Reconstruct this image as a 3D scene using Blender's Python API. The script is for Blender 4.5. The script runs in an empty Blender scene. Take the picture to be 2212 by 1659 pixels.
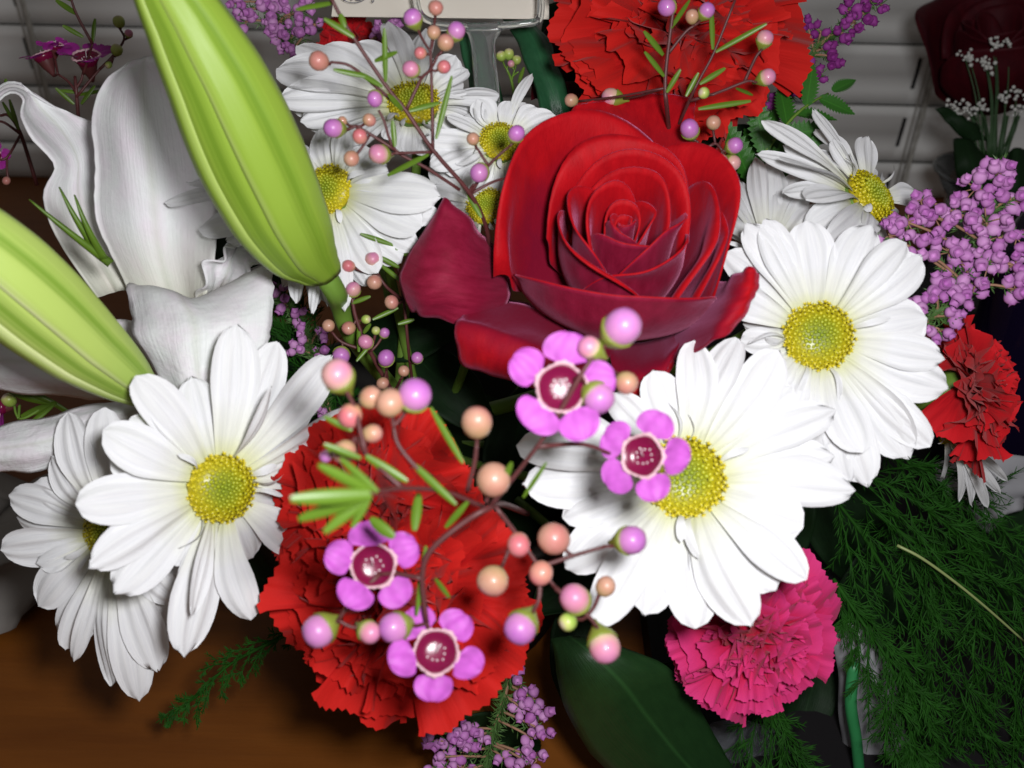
import bpy, math, random
import numpy as np
from mathutils import Vector, Matrix, noise as mnoise

# ------------------------------------------------------------------ camera, world, flash
sc = bpy.context.scene
COL = sc.collection
PITCH, ROLL, FPX = math.radians(36), math.radians(1.3), 2100.0
CAMZ = 0.33
FWD = Vector((0, math.cos(PITCH), -math.sin(PITCH)))
U0 = Vector((0, math.sin(PITCH), math.cos(PITCH)))
X0 = Vector((1, 0, 0))
RT = X0 * math.cos(ROLL) + U0 * math.sin(ROLL)
UP = -X0 * math.sin(ROLL) + U0 * math.cos(ROLL)
CAM = Vector((0, 0, CAMZ))

cam = bpy.data.cameras.new('camera')
cam.sensor_width = 36
cam.lens = FPX / 2212 * 36
cam.clip_start = 0.01
cam.clip_end = 20
cam.dof.use_dof = True
cam.dof.focus_distance = 0.32
cam.dof.aperture_fstop = 15
camo = bpy.data.objects.new('camera', cam)
camo.matrix_world = Matrix(((RT.x, UP.x, -FWD.x, CAM.x), (RT.y, UP.y, -FWD.y, CAM.y), (RT.z, UP.z, -FWD.z, CAM.z), (0, 0, 0, 1)))
COL.objects.link(camo)
sc.camera = camo

w = bpy.data.worlds.new('World')
sc.world = w
w.use_nodes = True
w.node_tree.nodes['Background'].inputs[0].default_value = (1, 0.93, 0.88, 1)
w.node_tree.nodes['Background'].inputs[1].default_value = 0.095

fl = bpy.data.lights.new('camera_flash', 'SPOT')      # the camera's own flash
fl.energy = 3.9
fl.color = (0.985, 0.98, 1.0)
fl.spot_size = math.radians(176)
fl.spot_blend = 0.4
fl.shadow_soft_size = 0.016
flo = bpy.data.objects.new('camera_flash', fl)
flo.location = CAM + RT * 0.030 + UP * 0.022
aim = CAM + FWD * 0.27 + RT * 0.03 - UP * 0.0
flo.rotation_euler = (aim - flo.location).to_track_quat('-Z', 'Y').to_euler()
COL.objects.link(flo)

sc.view_settings.view_transform = 'Standard'
sc.view_settings.look = 'None'
sc.view_settings.exposure = 0
sc.view_settings.gamma = 1
sc.cycles.use_denoising = True
sc.cycles.max_bounces = 6
sc.cycles.transparent_max_bounces = 12


def P(x, y, d):
    """photo pixel (2212 wide) at depth d along the view axis -> world point"""
    return CAM + FWD * d + RT * ((x - 1106) / FPX * d) + UP * (-(y - 829.5) / FPX * d)


def cv(a, b, c):
    """direction right, up, towards the camera -> world"""
    return (RT * a + UP * b - FWD * c).normalized()


def frame(loc, n, ref=None, rot=0.0, s=1.0):
    """matrix whose z is n, x near ref"""
    n = Vector(n).normalized()
    ref = Vector(ref) if ref is not None else RT
    x = (ref - n * ref.dot(n))
    if x.length < 1e-6:
        x = n.orthogonal()
    x.normalize()
    y = n.cross(x)
    M = Matrix(((x.x, y.x, n.x, 0), (x.y, y.y, n.y, 0), (x.z, y.z, n.z, 0), (0, 0, 0, 1)))
    S = Matrix.Diagonal((s, s, s, 1)) if not isinstance(s, tuple) else Matrix.Diagonal((*s, 1))
    return Matrix.Translation(Vector(loc)) @ M @ Matrix.Rotation(rot, 4, 'Z') @ S


# ------------------------------------------------------------------ object helpers
def thing(name, label, cat, loc, group=None):
    o = bpy.data.objects.new(name, None)
    o.empty_display_size = 0.01
    COL.objects.link(o)
    o.location = loc
    o['label'] = label
    o['category'] = cat
    if group:
        o['group'] = group
    return o


def org(parent):
    v = Vector((0, 0, 0))
    while parent is not None:
        v += parent.location
        parent = parent.parent
    return v


def mesh(name, verts, faces, mats, uvs=None, smooth=True, midx=None):
    me = bpy.data.meshes.new(name)
    me.from_pydata([tuple(v) for v in verts], [], faces)
    if smooth:
        me.polygons.foreach_set('use_smooth', [True] * len(me.polygons))
    if uvs is not None:
        uvs = np.asarray(uvs)
        lay = me.uv_layers.new(name='UVMap')
        li = np.zeros(len(me.loops), dtype=np.int32)
        me.loops.foreach_get('vertex_index', li)
        lay.data.foreach_set('uv', uvs[li].astype(np.float32).ravel())
    for m in (mats if isinstance(mats, (list, tuple)) else [mats]):
        me.materials.append(m)
    if midx is not None:
        me.polygons.foreach_set('material_index', midx)
    return me


def part(name, verts, faces, mats, parent, uvs=None, smooth=True, stuff=False, midx=None):
    """verts in world coordinates"""
    o3 = org(parent)
    vv = np.asarray(verts, dtype=float) - np.array(o3)
    c = vv.mean(axis=0)
    me = mesh(name, vv - c, faces, mats, uvs, smooth, midx)
    o = bpy.data.objects.new(name, me)
    COL.objects.link(o)
    o.parent = parent
    o.location = c
    if stuff:
        o['kind'] = 'stuff'
    return o


def inst(name, me, M, parent):
    """shared mesh with world matrix M; the parent carries only a translation, except when M is None"""
    o = bpy.data.objects.new(name, me)
    COL.objects.link(o)
    o.parent = parent
    o.matrix_local = Matrix.Translation(-org(parent)) @ M
    return o


def sub(name, me, parent, M=None):
    """sub-part in the local space of its part"""
    o = bpy.data.objects.new(name, me)
    COL.objects.link(o)
    o.parent = parent
    if M is not None:
        o.matrix_local = M
    return o


def grid(pts):
    pts = np.asarray(pts, dtype=float)
    nu, nv = pts.shape[:2]
    vs = pts.reshape(-1, 3)
    fs = [(i * nv + j, i * nv + j + 1, (i + 1) * nv + j + 1, (i + 1) * nv + j) for i in range(nu - 1) for j in range(nv - 1)]
    uv = np.stack(np.meshgrid(np.linspace(0, 1, nv), np.linspace(0, 1, nu)), axis=-1).reshape(-1, 2)
    return vs, fs, uv


def catmull(a, n):
    """resample control rows (k, ...) to n rows with a Catmull-Rom spline"""
    a = np.asarray(a, dtype=float)
    k = len(a)
    ext = np.concatenate([[2 * a[0] - a[1]], a, [2 * a[-1] - a[-2]]])
    out = []
    for t in np.linspace(0, k - 1, n):
        i = min(int(t), k - 2)
        f = t - i
        p0, p1, p2, p3 = ext[i], ext[i + 1], ext[i + 2], ext[i + 3]
        out.append(0.5 * ((2 * p1) + (-p0 + p2) * f + (2 * p0 - 5 * p1 + 4 * p2 - p3) * f * f + (-p0 + 3 * p1 - 3 * p2 + p3) * f ** 3))
    return np.array(out)


def patch(ctrl, nu=24, nv=16, ripple=0.0, serr=0.0, seed=0, pix=True):
    """smooth sheet through a net of (x px, y px, depth) control points"""
    rng = random.Random(seed)
    a = np.array([[P(*c) if pix else Vector(c) for c in row] for row in ctrl], dtype=float)
    a = catmull(a, nu)
    a = np.swapaxes(catmull(np.swapaxes(a, 0, 1), nv), 0, 1)
    if ripple or serr:
        du = np.gradient(a, axis=0)
        dv = np.gradient(a, axis=1)
        nn = np.cross(du, dv)
        nn /= (np.linalg.norm(nn, axis=2, keepdims=True) + 1e-12)
        ph = [rng.uniform(0, 6.28) for _ in range(6)]
        for i in range(nu):
            for j in range(nv):
                u, v = i / (nu - 1), j / (nv - 1)
                e = abs(2 * v - 1) ** 2
                a[i, j] += nn[i, j] * ripple * (0.3 * math.sin(9 * u + 5 * v + ph[0]) + 0.3 * math.sin(7 * v - 4 * u + ph[1]) + e * math.sin(17 * u + ph[2] + 3 * v) + 0.25 * math.sin(23 * v + ph[3] + 6 * u))
                if serr and j in (0, nv - 1):
                    a[i, j] += dv[i, j] * rng.uniform(-serr, serr)
    return grid(a)


def tube(path, r0, r1=None, seg=6, sub_n=4):
    """tapered tube along world points"""
    r1 = r0 if r1 is None else r1
    p = np.array([tuple(q) for q in path], dtype=float)
    if len(p) > 2 and sub_n > 1:
        p = catmull(p, (len(p) - 1) * sub_n + 1)
    n = len(p)
    vs, fs = [], []
    prev = None
    for i in range(n):
        t = Vector(p[min(i + 1, n - 1)] - p[max(i - 1, 0)])
        t = t.normalized() if t.length > 1e-9 else Vector((0, 0, 1))
        x = (prev - t * prev.dot(t)) if prev is not None else t.orthogonal()
        x = x.normalized() if x.length > 1e-9 else t.orthogonal().normalized()
        prev = x
        y = t.cross(x)
        r = r0 + (r1 - r0) * i / (n - 1)
        for k in range(seg):
            a = 2 * math.pi * k / seg
            vs.append(tuple(Vector(p[i]) + x * (r * math.cos(a)) + y * (r * math.sin(a))))
    for i in range(n - 1):
        for k in range(seg):
            k2 = (k + 1) % seg
            fs.append((i * seg + k, i * seg + k2, (i + 1) * seg + k2, (i + 1) * seg + k))
    fs.append(tuple(range(seg))[::-1])
    fs.append(tuple(range((n - 1) * seg, n * seg)))
    return vs, fs


def join(*geos):
    V, F = [], []
    for v, f in geos:
        o = len(V)
        V.extend([tuple(q) for q in v])
        F.extend([tuple(i + o for i in q) for q in f])
    return V, F


def lathe(prof, seg=16, cap0=True, cap1=True):
    vs, fs = [], []
    for r, z in prof:
        for k in range(seg):
            a = 2 * math.pi * k / seg
            vs.append((r * math.cos(a), r * math.sin(a), z))
    n = len(prof)
    for i in range(n - 1):
        for k in range(seg):
            k2 = (k + 1) % seg
            fs.append((i * seg + k, i * seg + k2, (i + 1) * seg + k2, (i + 1) * seg + k))
    if cap0:
        fs.append(tuple(range(seg))[::-1])
    if cap1:
        fs.append(tuple(range((n - 1) * seg, n * seg)))
    return vs, fs


def box(x0, x1, y0, y1, z0, z1):
    v = [(x, y, z) for z in (z0, z1) for y in (y0, y1) for x in (x0, x1)]
    f = [(0, 2, 3, 1), (4, 5, 7, 6), (0, 1, 5, 4), (2, 6, 7, 3), (0, 4, 6, 2), (1, 3, 7, 5)]
    return v, f


def xf(M, v):
    return [tuple(M @ Vector(q)) for q in v]


# ------------------------------------------------------------------ materials
class NB:
    def __init__(s, name):
        s.m = bpy.data.materials.new(name)
        s.m.use_nodes = True
        s.t = s.m.node_tree
        s.b = s.t.nodes['Principled BSDF']
        s.out = s.t.nodes['Material Output']

    def n(s, ty, **kw):
        q = s.t.nodes.new(ty)
        for k, v in kw.items():
            setattr(q, k, v)
        return q

    def l(s, a, b):
        s.t.links.new(a, b)

    def math(s, op, a, b=None):
        q = s.n('ShaderNodeMath', operation=op)
        for i, v in enumerate((a, b)):
            if v is None:
                continue
            if isinstance(v, (int, float)):
                q.inputs[i].default_value = v
            else:
                s.l(v, q.inputs[i])
        return q.outputs[0]

    def ramp(s, fac, stops):
        q = s.n('ShaderNodeValToRGB')
        e = q.color_ramp.elements
        while len(e) < len(stops):
            e.new(0.5)
        for el, (p, c) in zip(e, stops):
            el.position = p
            el.color = (*c, 1)
        s.l(fac, q.inputs[0])
        return q.outputs[0]

    def mix(s, fac, a, b, mode='MIX'):
        q = s.n('ShaderNodeMix', data_type='RGBA', blend_type=mode)
        for sock, v in ((q.inputs[0], fac), (q.inputs[6], a), (q.inputs[7], b)):
            if isinstance(v, (int, float)):
                sock.default_value = v
            elif isinstance(v, tuple):
                sock.default_value = (*v, 1)
            else:
                s.l(v, sock)
        return q.outputs[2]

    def uv(s, sx=1, sy=1):
        c = s.n('ShaderNodeTexCoord')
        mp = s.n('ShaderNodeMapping')
        mp.inputs['Scale'].default_value = (sx, sy, 1)
        s.l(c.outputs['UV'], mp.inputs[0])
        return mp.outputs[0]

    def obj(s, sx=1, sy=1, sz=1):
        c = s.n('ShaderNodeTexCoord')
        mp = s.n('ShaderNodeMapping')
        mp.inputs['Scale'].default_value = (sx, sy, sz)
        s.l(c.outputs['Object'], mp.inputs[0])
        return mp.outputs[0]

    def noise(s, vec, scale=5, detail=3, rough=0.5):
        q = s.n('ShaderNodeTexNoise')
        q.inputs['Scale'].default_value = scale
        q.inputs['Detail'].default_value = detail
        q.inputs['Roughness'].default_value = rough
        if vec is not None:
            s.l(vec, q.inputs['Vector'])
        return q.outputs[0]

    def xyz(s, vec):
        q = s.n('ShaderNodeSeparateXYZ')
        s.l(vec, q.inputs[0])
        return q.outputs

    def rnd(s):
        return s.n('ShaderNodeObjectInfo').outputs['Random']

    def col(s, c):
        if isinstance(c, tuple):
            s.b.inputs['Base Color'].default_value = (*c, 1)
        else:
            s.l(c, s.b.inputs['Base Color'])

    def bump(s, h, strength=0.3, dist=0.001):
        q = s.n('ShaderNodeBump')
        q.inputs['Strength'].default_value = strength
        q.inputs['Distance'].default_value = dist
        s.l(h, q.inputs['Height'])
        s.l(q.outputs[0], s.b.inputs['Normal'])

    def set(s, rough=0.5, spec=0.5, sheen=0, sheen_tint=(1, 1, 1), sheen_rough=0.4, coat=0, trans=0, ior=1.45, alpha=1, metal=0):
        i = s.b.inputs
        i['Roughness'].default_value = rough
        i['Specular IOR Level'].default_value = spec
        i['Sheen Weight'].default_value = sheen
        i['Sheen Tint'].default_value = (*sheen_tint, 1)
        i['Sheen Roughness'].default_value = sheen_rough
        i['Coat Weight'].default_value = coat
        i['Transmission Weight'].default_value = trans
        i['IOR'].default_value = ior
        i['Alpha'].default_value = alpha
        i['Metallic'].default_value = metal
        return s

    def translucent(s, c, f):
        t = s.n('ShaderNodeBsdfTranslucent')
        if isinstance(c, tuple):
            t.inputs[0].default_value = (*c, 1)
        else:
            s.l(c, t.inputs[0])
        mx = s.n('ShaderNodeMixShader')
        mx.inputs[0].default_value = f
        s.l(s.b.outputs[0], mx.inputs[1])
        s.l(t.outputs[0], mx.inputs[2])
        s.l(mx.outputs[0], s.out.inputs[0])
        return s


def petal_white():
    q = NB('white_daisy_petal').set(0.6, 0.25)
    v = q.xyz(q.uv())[1]
    base = q.ramp(v, [(0.0, (0.68, 0.70, 0.30)), (0.16, (0.76, 0.77, 0.67)), (0.4, (0.80, 0.805, 0.81))])
    st = q.noise(q.uv(22, 1.5), 1.6, 3)
    c = q.mix(q.ramp(st, [(0.42, (0, 0, 0)), (0.62, (1, 1, 1))]), q.mix(1.0, base, (0.93, 0.93, 0.95), 'MULTIPLY'), base)
    q.col(c)
    q.bump(st, 0.35, 0.0006)
    return q.translucent((0.85, 0.86, 0.8), 0.13).m


def disc_mat():
    q = NB('daisy_disc_florets').set(0.35, 0.5)
    u = q.xyz(q.uv())
    c = q.ramp(u[0], [(0.0, (0.27, 0.36, 0.02)), (0.45, (0.42, 0.45, 0.02)), (0.68, (0.58, 0.52, 0.014)), (1.0, (0.64, 0.52, 0.012))])
    tip = q.ramp(u[1], [(0.35, (0.62, 0.62, 0.5)), (1.0, (1.0, 1.0, 1.0))])
    q.col(q.mix(1.0, c, tip, 'MULTIPLY'))
    return q.m


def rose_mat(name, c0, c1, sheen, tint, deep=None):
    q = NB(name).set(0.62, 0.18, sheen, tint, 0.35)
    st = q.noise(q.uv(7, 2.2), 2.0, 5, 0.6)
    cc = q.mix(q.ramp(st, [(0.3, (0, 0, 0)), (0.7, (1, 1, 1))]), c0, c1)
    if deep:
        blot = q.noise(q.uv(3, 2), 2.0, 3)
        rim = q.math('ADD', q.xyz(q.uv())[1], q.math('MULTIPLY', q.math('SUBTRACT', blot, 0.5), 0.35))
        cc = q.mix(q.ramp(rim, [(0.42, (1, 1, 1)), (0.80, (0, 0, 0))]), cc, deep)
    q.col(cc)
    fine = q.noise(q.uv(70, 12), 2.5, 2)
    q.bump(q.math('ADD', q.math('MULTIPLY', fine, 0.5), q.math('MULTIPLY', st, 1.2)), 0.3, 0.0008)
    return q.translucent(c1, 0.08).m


def carnation_mat(name, c0, c1, edge):
    q = NB(name).set(0.7, 0.15, 0.15, (1, 0.5, 0.5), 0.5)
    u = q.xyz(q.uv())
    st = q.noise(q.uv(12, 1.2), 2.5, 3)
    c = q.mix(q.ramp(st, [(0.35, (0, 0, 0)), (0.65, (1, 1, 1))]), c0, c1)
    c = q.mix(q.ramp(u[1], [(0.55, (0, 0, 0)), (1.0, (1, 1, 1))]), c, edge)
    q.col(c)
    q.bump(st, 0.4, 0.0008)
    return q.translucent(c1, 0.15).m


def lily_mat():
    q = NB('white_lily_tepal').set(0.5, 0.35)
    uv = q.xyz(q.uv())
    n = q.noise(q.uv(2.2, 3), 2.0, 3)
    c = q.mix(q.ramp(n, [(0.4, (0, 0, 0)), (0.68, (1, 1, 1))]), (0.84, 0.86, 0.86), (0.86, 0.80, 0.86))
    base = q.ramp(uv[1], [(0.0, (1, 1, 1)), (0.28, (0, 0, 0))])
    c = q.mix(q.math('MULTIPLY', base, 0.55), c, (0.60, 0.60, 0.40))
    mid = q.math('ABSOLUTE', q.math('SUBTRACT', uv[0], 0.5))
    mr = q.ramp(mid, [(0.0, (1, 1, 1)), (0.055, (0, 0, 0))])
    c = q.mix(q.math('MULTIPLY', mr, 0.35), c, (0.52, 0.56, 0.44))
    q.col(c)
    veins = q.noise(q.uv(26, 2.5), 2.0, 3)
    crum = q.noise(q.uv(5, 9), 2.0, 3)
    q.bump(q.math('ADD', veins, q.math('MULTIPLY', crum, 2.2)), 0.22, 0.0010)
    return q.translucent((0.8, 0.8, 0.78), 0.1).m


def bud_green(name, c0, c1, c2):
    """c0 in the grooves, c1 mid, c2 pale ridge; u across the tepal"""
    q = NB(name).set(0.42, 0.4)
    uv = q.xyz(q.uv())
    mid = q.math('ABSOLUTE', q.math('SUBTRACT', q.math('MULTIPLY', uv[0], 2), 1))
    st = q.noise(q.uv(9, 0.7), 2.0, 3)
    f = q.math('ADD', mid, q.math('MULTIPLY', q.math('SUBTRACT', st, 0.5), 0.55))
    c = q.ramp(f, [(0.0, c0), (0.3, c1), (0.72, c1), (1.0, c2)])
    c = q.mix(q.ramp(uv[1], [(0.0, (0.6, 0.6, 0.6)), (0.3, (0, 0, 0))]), c, c0)
    q.col(c)
    fine = q.noise(q.uv(40, 1.2), 2.0, 2)
    q.bump(fine, 0.2, 0.0006)
    return q.m


def leaf_mat(name, c0, c1, rough=0.35, vein=0.6, spec=0.5):
    q = NB(name).set(rough, spec)
    uv = q.xyz(q.uv())
    mid = q.math('ABSOLUTE', q.math('SUBTRACT', uv[0], 0.5))
    n = q.noise(q.uv(5, 9), 2, 4)
    c = q.mix(n, c0, c1)
    mr = q.ramp(mid, [(0.0, (1, 1, 1)), (0.03, (0, 0, 0))])
    c = q.mix(q.math('MULTIPLY', mr, vein), c, tuple(min(1, k * 1.9) for k in c1))
    q.col(c)
    q.bump(q.noise(q.uv(30, 4), 2, 3), 0.3, 0.0006)
    return q.translucent(c1, 0.08).m


def plain(name, c, rough=0.5, spec=0.5, var=0.25, scale=60, **kw):
    q = NB(name).set(rough, spec, **kw)
    n = q.noise(q.obj(), scale, 4)
    q.col(q.mix(n, tuple(k * (1 - var) for k in c), tuple(min(1, k * (1 + var)) for k in c)))
    return q.m


def bell_mat(name, c0, c1):
    q = NB(name).set(0.6, 0.25)
    p = q.xyz(q.obj())
    n = q.noise(q.obj(1, 1, 0.5), 1.6, 3)
    f = q.math('ADD', q.math('MULTIPLY', n, 0.6), q.math('MULTIPLY', q.rnd(), 0.5))
    c = q.mix(q.ramp(f, [(0.2, (0, 0, 0)), (0.9, (1, 1, 1))]), c0, c1)
    z = q.math('ADD', q.math('MULTIPLY', p[2], 0.5), 0.5)
    c = q.mix(q.ramp(z, [(0.0, (0.5, 0.5, 0.5)), (0.25, (0, 0, 0)), (0.8, (0, 0, 0)), (1.0, (0.6, 0.6, 0.6))]), c, tuple(k * 0.75 for k in c0))
    q.col(c)
    return q.translucent(c1, 0.15).m


def wax_bud_mat(name, stops, side):
    q = NB(name).set(0.38, 0.5, coat=0.12)
    p = q.xyz(q.obj())
    z = q.math('ADD', q.math('MULTIPLY', p[2], 0.5), 0.5)
    c = q.ramp(z, stops)
    sx = q.math('ADD', q.math('MULTIPLY', p[0], 0.6), q.rnd())
    c = q.mix(q.math('MULTIPLY', q.ramp(sx, [(0.45, (0, 0, 0)), (1.2, (1, 1, 1))]), 0.6), c, side)
    n = q.noise(q.obj(), 3.0, 3)
    c = q.mix(q.math('MULTIPLY', n, 0.18), c, (0.75, 0.6, 0.5))
    q.col(c)
    return q.m


M_WHITE = petal_white()
M_DISC = disc_mat()
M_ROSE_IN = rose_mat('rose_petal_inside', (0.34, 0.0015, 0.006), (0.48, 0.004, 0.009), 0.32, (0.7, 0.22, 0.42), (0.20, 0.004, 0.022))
M_ROSE_OUT = rose_mat('rose_petal_outside', (0.17, 0.003, 0.020), (0.26, 0.010, 0.040), 0.36, (0.75, 0.25, 0.42))
M_ROSE_RED = rose_mat('rose_petal_bright_fold', (0.34, 0.0015, 0.006), (0.48, 0.004, 0.009), 0.4, (0.75, 0.28, 0.5))
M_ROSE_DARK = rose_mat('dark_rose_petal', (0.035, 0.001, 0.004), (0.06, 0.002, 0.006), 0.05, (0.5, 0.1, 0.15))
M_CARN_RED = carnation_mat('red_carnation_petal', (0.34, 0.003, 0.004), (0.48, 0.006, 0.006), (0.56, 0.014, 0.010))
M_CARN_SIDE = carnation_mat('crimson_carnation_petal', (0.40, 0.004, 0.010), (0.54, 0.008, 0.014), (0.58, 0.012, 0.018))
M_CARN_PINK = carnation_mat('magenta_carnation_petal', (0.46, 0.005, 0.035), (0.58, 0.012, 0.075), (0.66, 0.040, 0.20))
M_LILY = lily_mat()
M_BUD1 = bud_green('lily_bud_green', (0.15, 0.26, 0.02), (0.24, 0.365, 0.04), (0.38, 0.49, 0.13))
M_BUD2 = bud_green('lily_bud_pale_green', (0.20, 0.33, 0.04), (0.40, 0.53, 0.12), (0.62, 0.68, 0.34))
M_LEAF = leaf_mat('broad_leaf_green', (0.007, 0.028, 0.007), (0.014, 0.050, 0.012), 0.4)
M_LEAF2 = leaf_mat('fern_leaf_green', (0.02, 0.10, 0.01), (0.035, 0.15, 0.015), 0.4)
M_BLADE = leaf_mat('strap_leaf_green', (0.012, 0.07, 0.03), (0.03, 0.12, 0.05), 0.3, 0.2)
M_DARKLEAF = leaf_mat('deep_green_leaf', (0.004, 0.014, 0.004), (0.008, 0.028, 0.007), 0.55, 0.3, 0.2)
M_STEM_G = plain('green_stem', (0.12, 0.22, 0.03), 0.45, var=0.3, scale=90)
M_STEM_R = plain('reddish_twig', (0.085, 0.022, 0.022), 0.5, var=0.4, scale=120)
M_STEM_W = plain('woody_brown_twig', (0.28, 0.15, 0.09), 0.7, var=0.4, scale=200)
M_NEEDLE = plain('waxflower_needle_green', (0.085, 0.16, 0.012), 0.4, var=0.35, scale=150)
M_HNEEDLE = plain('heather_needle_green', (0.06, 0.13, 0.03), 0.5, var=0.4, scale=300)
M_FERN = plain('asparagus_fern_green', (0.011, 0.060, 0.004), 0.7, 0.15, var=0.8, scale=200)
M_BELL = bell_mat('heather_bell_mauve', (0.42, 0.12, 0.42), (0.62, 0.32, 0.60))
M_BELL_D = bell_mat('heather_bell_purple', (0.20, 0.02, 0.18), (0.34, 0.06, 0.32))
M_WAXP = plain('waxflower_petal_pink', (0.38, 0.075, 0.38), 0.55, 0.3, var=0.4, scale=4)
M_WAXP_D = plain('waxflower_petal_purple', (0.30, 0.02, 0.24), 0.45, 0.4, var=0.2, scale=120)
M_WAXC = plain('waxflower_cup_crimson', (0.14, 0.004, 0.035), 0.25, 0.5, var=0.3, scale=300)
M_WAXR = plain('waxflower_rim_white', (0.60, 0.38, 0.42), 0.5, var=0.2, scale=300)
M_DOT = plain('nectar_drop', (0.8, 0.7, 0.72), 0.1, 0.8, var=0.05)
M_CALYX = plain('bud_calyx_green', (0.20, 0.24, 0.035), 0.4, var=0.25, scale=150)
M_BUD_P = wax_bud_mat('waxflower_bud_orchid', [(0.0, (0.24, 0.30, 0.05)), (0.3, (0.44, 0.36, 0.24)), (0.48, (0.44, 0.14, 0.40)), (1.0, (0.38, 0.085, 0.42))], (0.46, 0.16, 0.38))
M_BUD_K = wax_bud_mat('waxflower_bud_pink', [(0.0, (0.34, 0.36, 0.10)), (0.35, (0.54, 0.42, 0.26)), (0.65, (0.54, 0.18, 0.28)), (1.0, (0.50, 0.15, 0.32))], (0.55, 0.33, 0.22))
M_BUD_C = wax_bud_mat('waxflower_bud_peach', [(0.0, (0.30, 0.24, 0.06)), (0.4, (0.40, 0.24, 0.11)), (0.75, (0.42, 0.20, 0.12)), (1.0, (0.44, 0.22, 0.15))], (0.42, 0.09, 0.11))
M_BUD_R = wax_bud_mat('waxflower_bud_rosy', [(0.0, (0.36, 0.25, 0.07)), (0.35, (0.50, 0.19, 0.13)), (0.7, (0.50, 0.085, 0.12)), (1.0, (0.50, 0.11, 0.14))], (0.52, 0.26, 0.15))
M_BUD_G = wax_bud_mat('waxflower_bud_green', [(0.0, (0.16, 0.28, 0.02)), (0.6, (0.25, 0.40, 0.03)), (0.9, (0.45, 0.50, 0.12)), (1.0, (0.5, 0.4, 0.3))], (0.28, 0.36, 0.05))
BUDM = {'P': M_BUD_P, 'K': M_BUD_K, 'C': M_BUD_C, 'R': M_BUD_R, 'G': M_BUD_G}


# ------------------------------------------------------------------ table, blind
def wood():
    q = NB('orange_brown_wood').set(0.42, 0.35)
    n = q.noise(q.obj(1.2, 9, 1), 3.0, 6, 0.6)
    fine = q.noise(q.obj(4, 60, 1), 6.0, 4, 0.6)
    c = q.mix(q.ramp(n, [(0.3, (0, 0, 0)), (0.7, (1, 1, 1))]), (0.13, 0.036, 0.004), (0.25, 0.080, 0.010))
    c = q.mix(q.math('MULTIPLY', fine, 0.35), c, (0.12, 0.045, 0.01))
    q.col(c)
    q.bump(fine, 0.2, 0.001)
    return q.m


v, f = box(-0.9, 0.9, -0.15, 0.745, -0.03, 0.0)
tb = part('table_top', v, f, wood(), None, smooth=False)
tb['kind'] = 'structure'

M_SLAT = plain('blind_slat_offwhite', (0.82, 0.82, 0.80), 0.5, 0.3, var=0.06, scale=12)
M_CORD = plain('blind_cord_white', (0.45, 0.44, 0.40), 0.8, 0.1, var=0.2, scale=300)
M_NIGHT = plain('dark_window', (0.01, 0.01, 0.012), 0.2)
YB = 0.72
blind = thing('window_blind', 'off-white closed venetian blind with wide slats and twisted cords behind the bouquet', 'blind', (0, YB, 0.02))
CORDX = (-0.352, 0.303)
for k in range(9):
    z0 = -0.015 + 0.045 * k
    xs = [-0.75] + [c for cx in CORDX for c in (cx - 0.0115, cx - 0.0082)] + [0.75]
    zs = [0.0, 0.012, 0.024, 0.036, 0.0441]
    vs, fs = [], []
    for a, zz in enumerate(zs):
        t = zz / 0.0441
        yy = YB + 0.002 - 0.003 * t - 0.0015 * math.sin(math.pi * t)
        for x in xs:
            vs.append((x, yy, z0 + zz))
    nx = len(xs)
    for a in range(len(zs) - 1):
        for b in range(nx - 1):
            if b in (1, 3) and a in (1, 2):
                continue
            fs.append((a * nx + b, a * nx + b + 1, (a + 1) * nx + b + 1, (a + 1) * nx + b))
    if z0 < 0.002:
        vs = [(x, y, max(z, 0.002)) for x, y, z in vs]
    s = part('slat', vs, fs, M_SLAT, blind)
    md = s.modifiers.new('thickness', 'SOLIDIFY')
    md.thickness = 0.0022
    md.offset = 0
for cx in CORDX:
    g = []
    for k in range(2):
        pts = [(cx + 0.0009 * math.cos(9 * t + math.pi * k), YB - 0.0085 + 0.0009 * math.sin(9 * t + math.pi * k), 0.004 + t * 0.4 / 48) for t in range(49)]
        g.append(tube(pts, 0.0012, seg=5, sub_n=3))
    vv, ff = join(*g)
    part('lift_cord', vv, ff, M_CORD, blind)
    for dx in (-0.0058, -0.0025):
        vv, ff = tube([(cx + dx, YB - 0.0075, 0.004), (cx + dx, YB - 0.0075, 0.4)], 0.0008, seg=5, sub_n=1)
        part('ladder_string', vv, ff, M_CORD, blind)
vv, ff = box(-0.8, 0.8, YB + 0.016, YB + 0.024, 0.002, 0.5)
wd = part('window_pane', vv, ff, M_NIGHT, None, smooth=False)
wd['kind'] = 'structure'

dark_slab = thing('added_dark_slab', 'added black slab darkening the wooden table under the asparagus ferns', 'dark_slab', (0.28, 0.33, 0.0))  # invented slab, blackens the table seen between the fern fronds
M_DARK_SLAB = plain('slab_black', (0.010, 0.009, 0.010), 0.6, 0.2, var=0.4, scale=25)
v, f = box(0.062, 0.50, 0.08, 0.60, 0.0015, 0.008)
part('slab_base', v, f, M_DARK_SLAB, dark_slab, smooth=False)
for (x0, x1, y0, y1) in ((0.058, 0.0618, 0.0762, 0.6038), (0.5002, 0.504, 0.0762, 0.6038), (0.062, 0.50, 0.0762, 0.0798), (0.062, 0.50, 0.6002, 0.6038)):
    v, f = box(x0, x1, y0, y1, 0.001, 0.016)
    part('slab_rim', v, f, M_DARK_SLAB, dark_slab, smooth=False)

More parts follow.
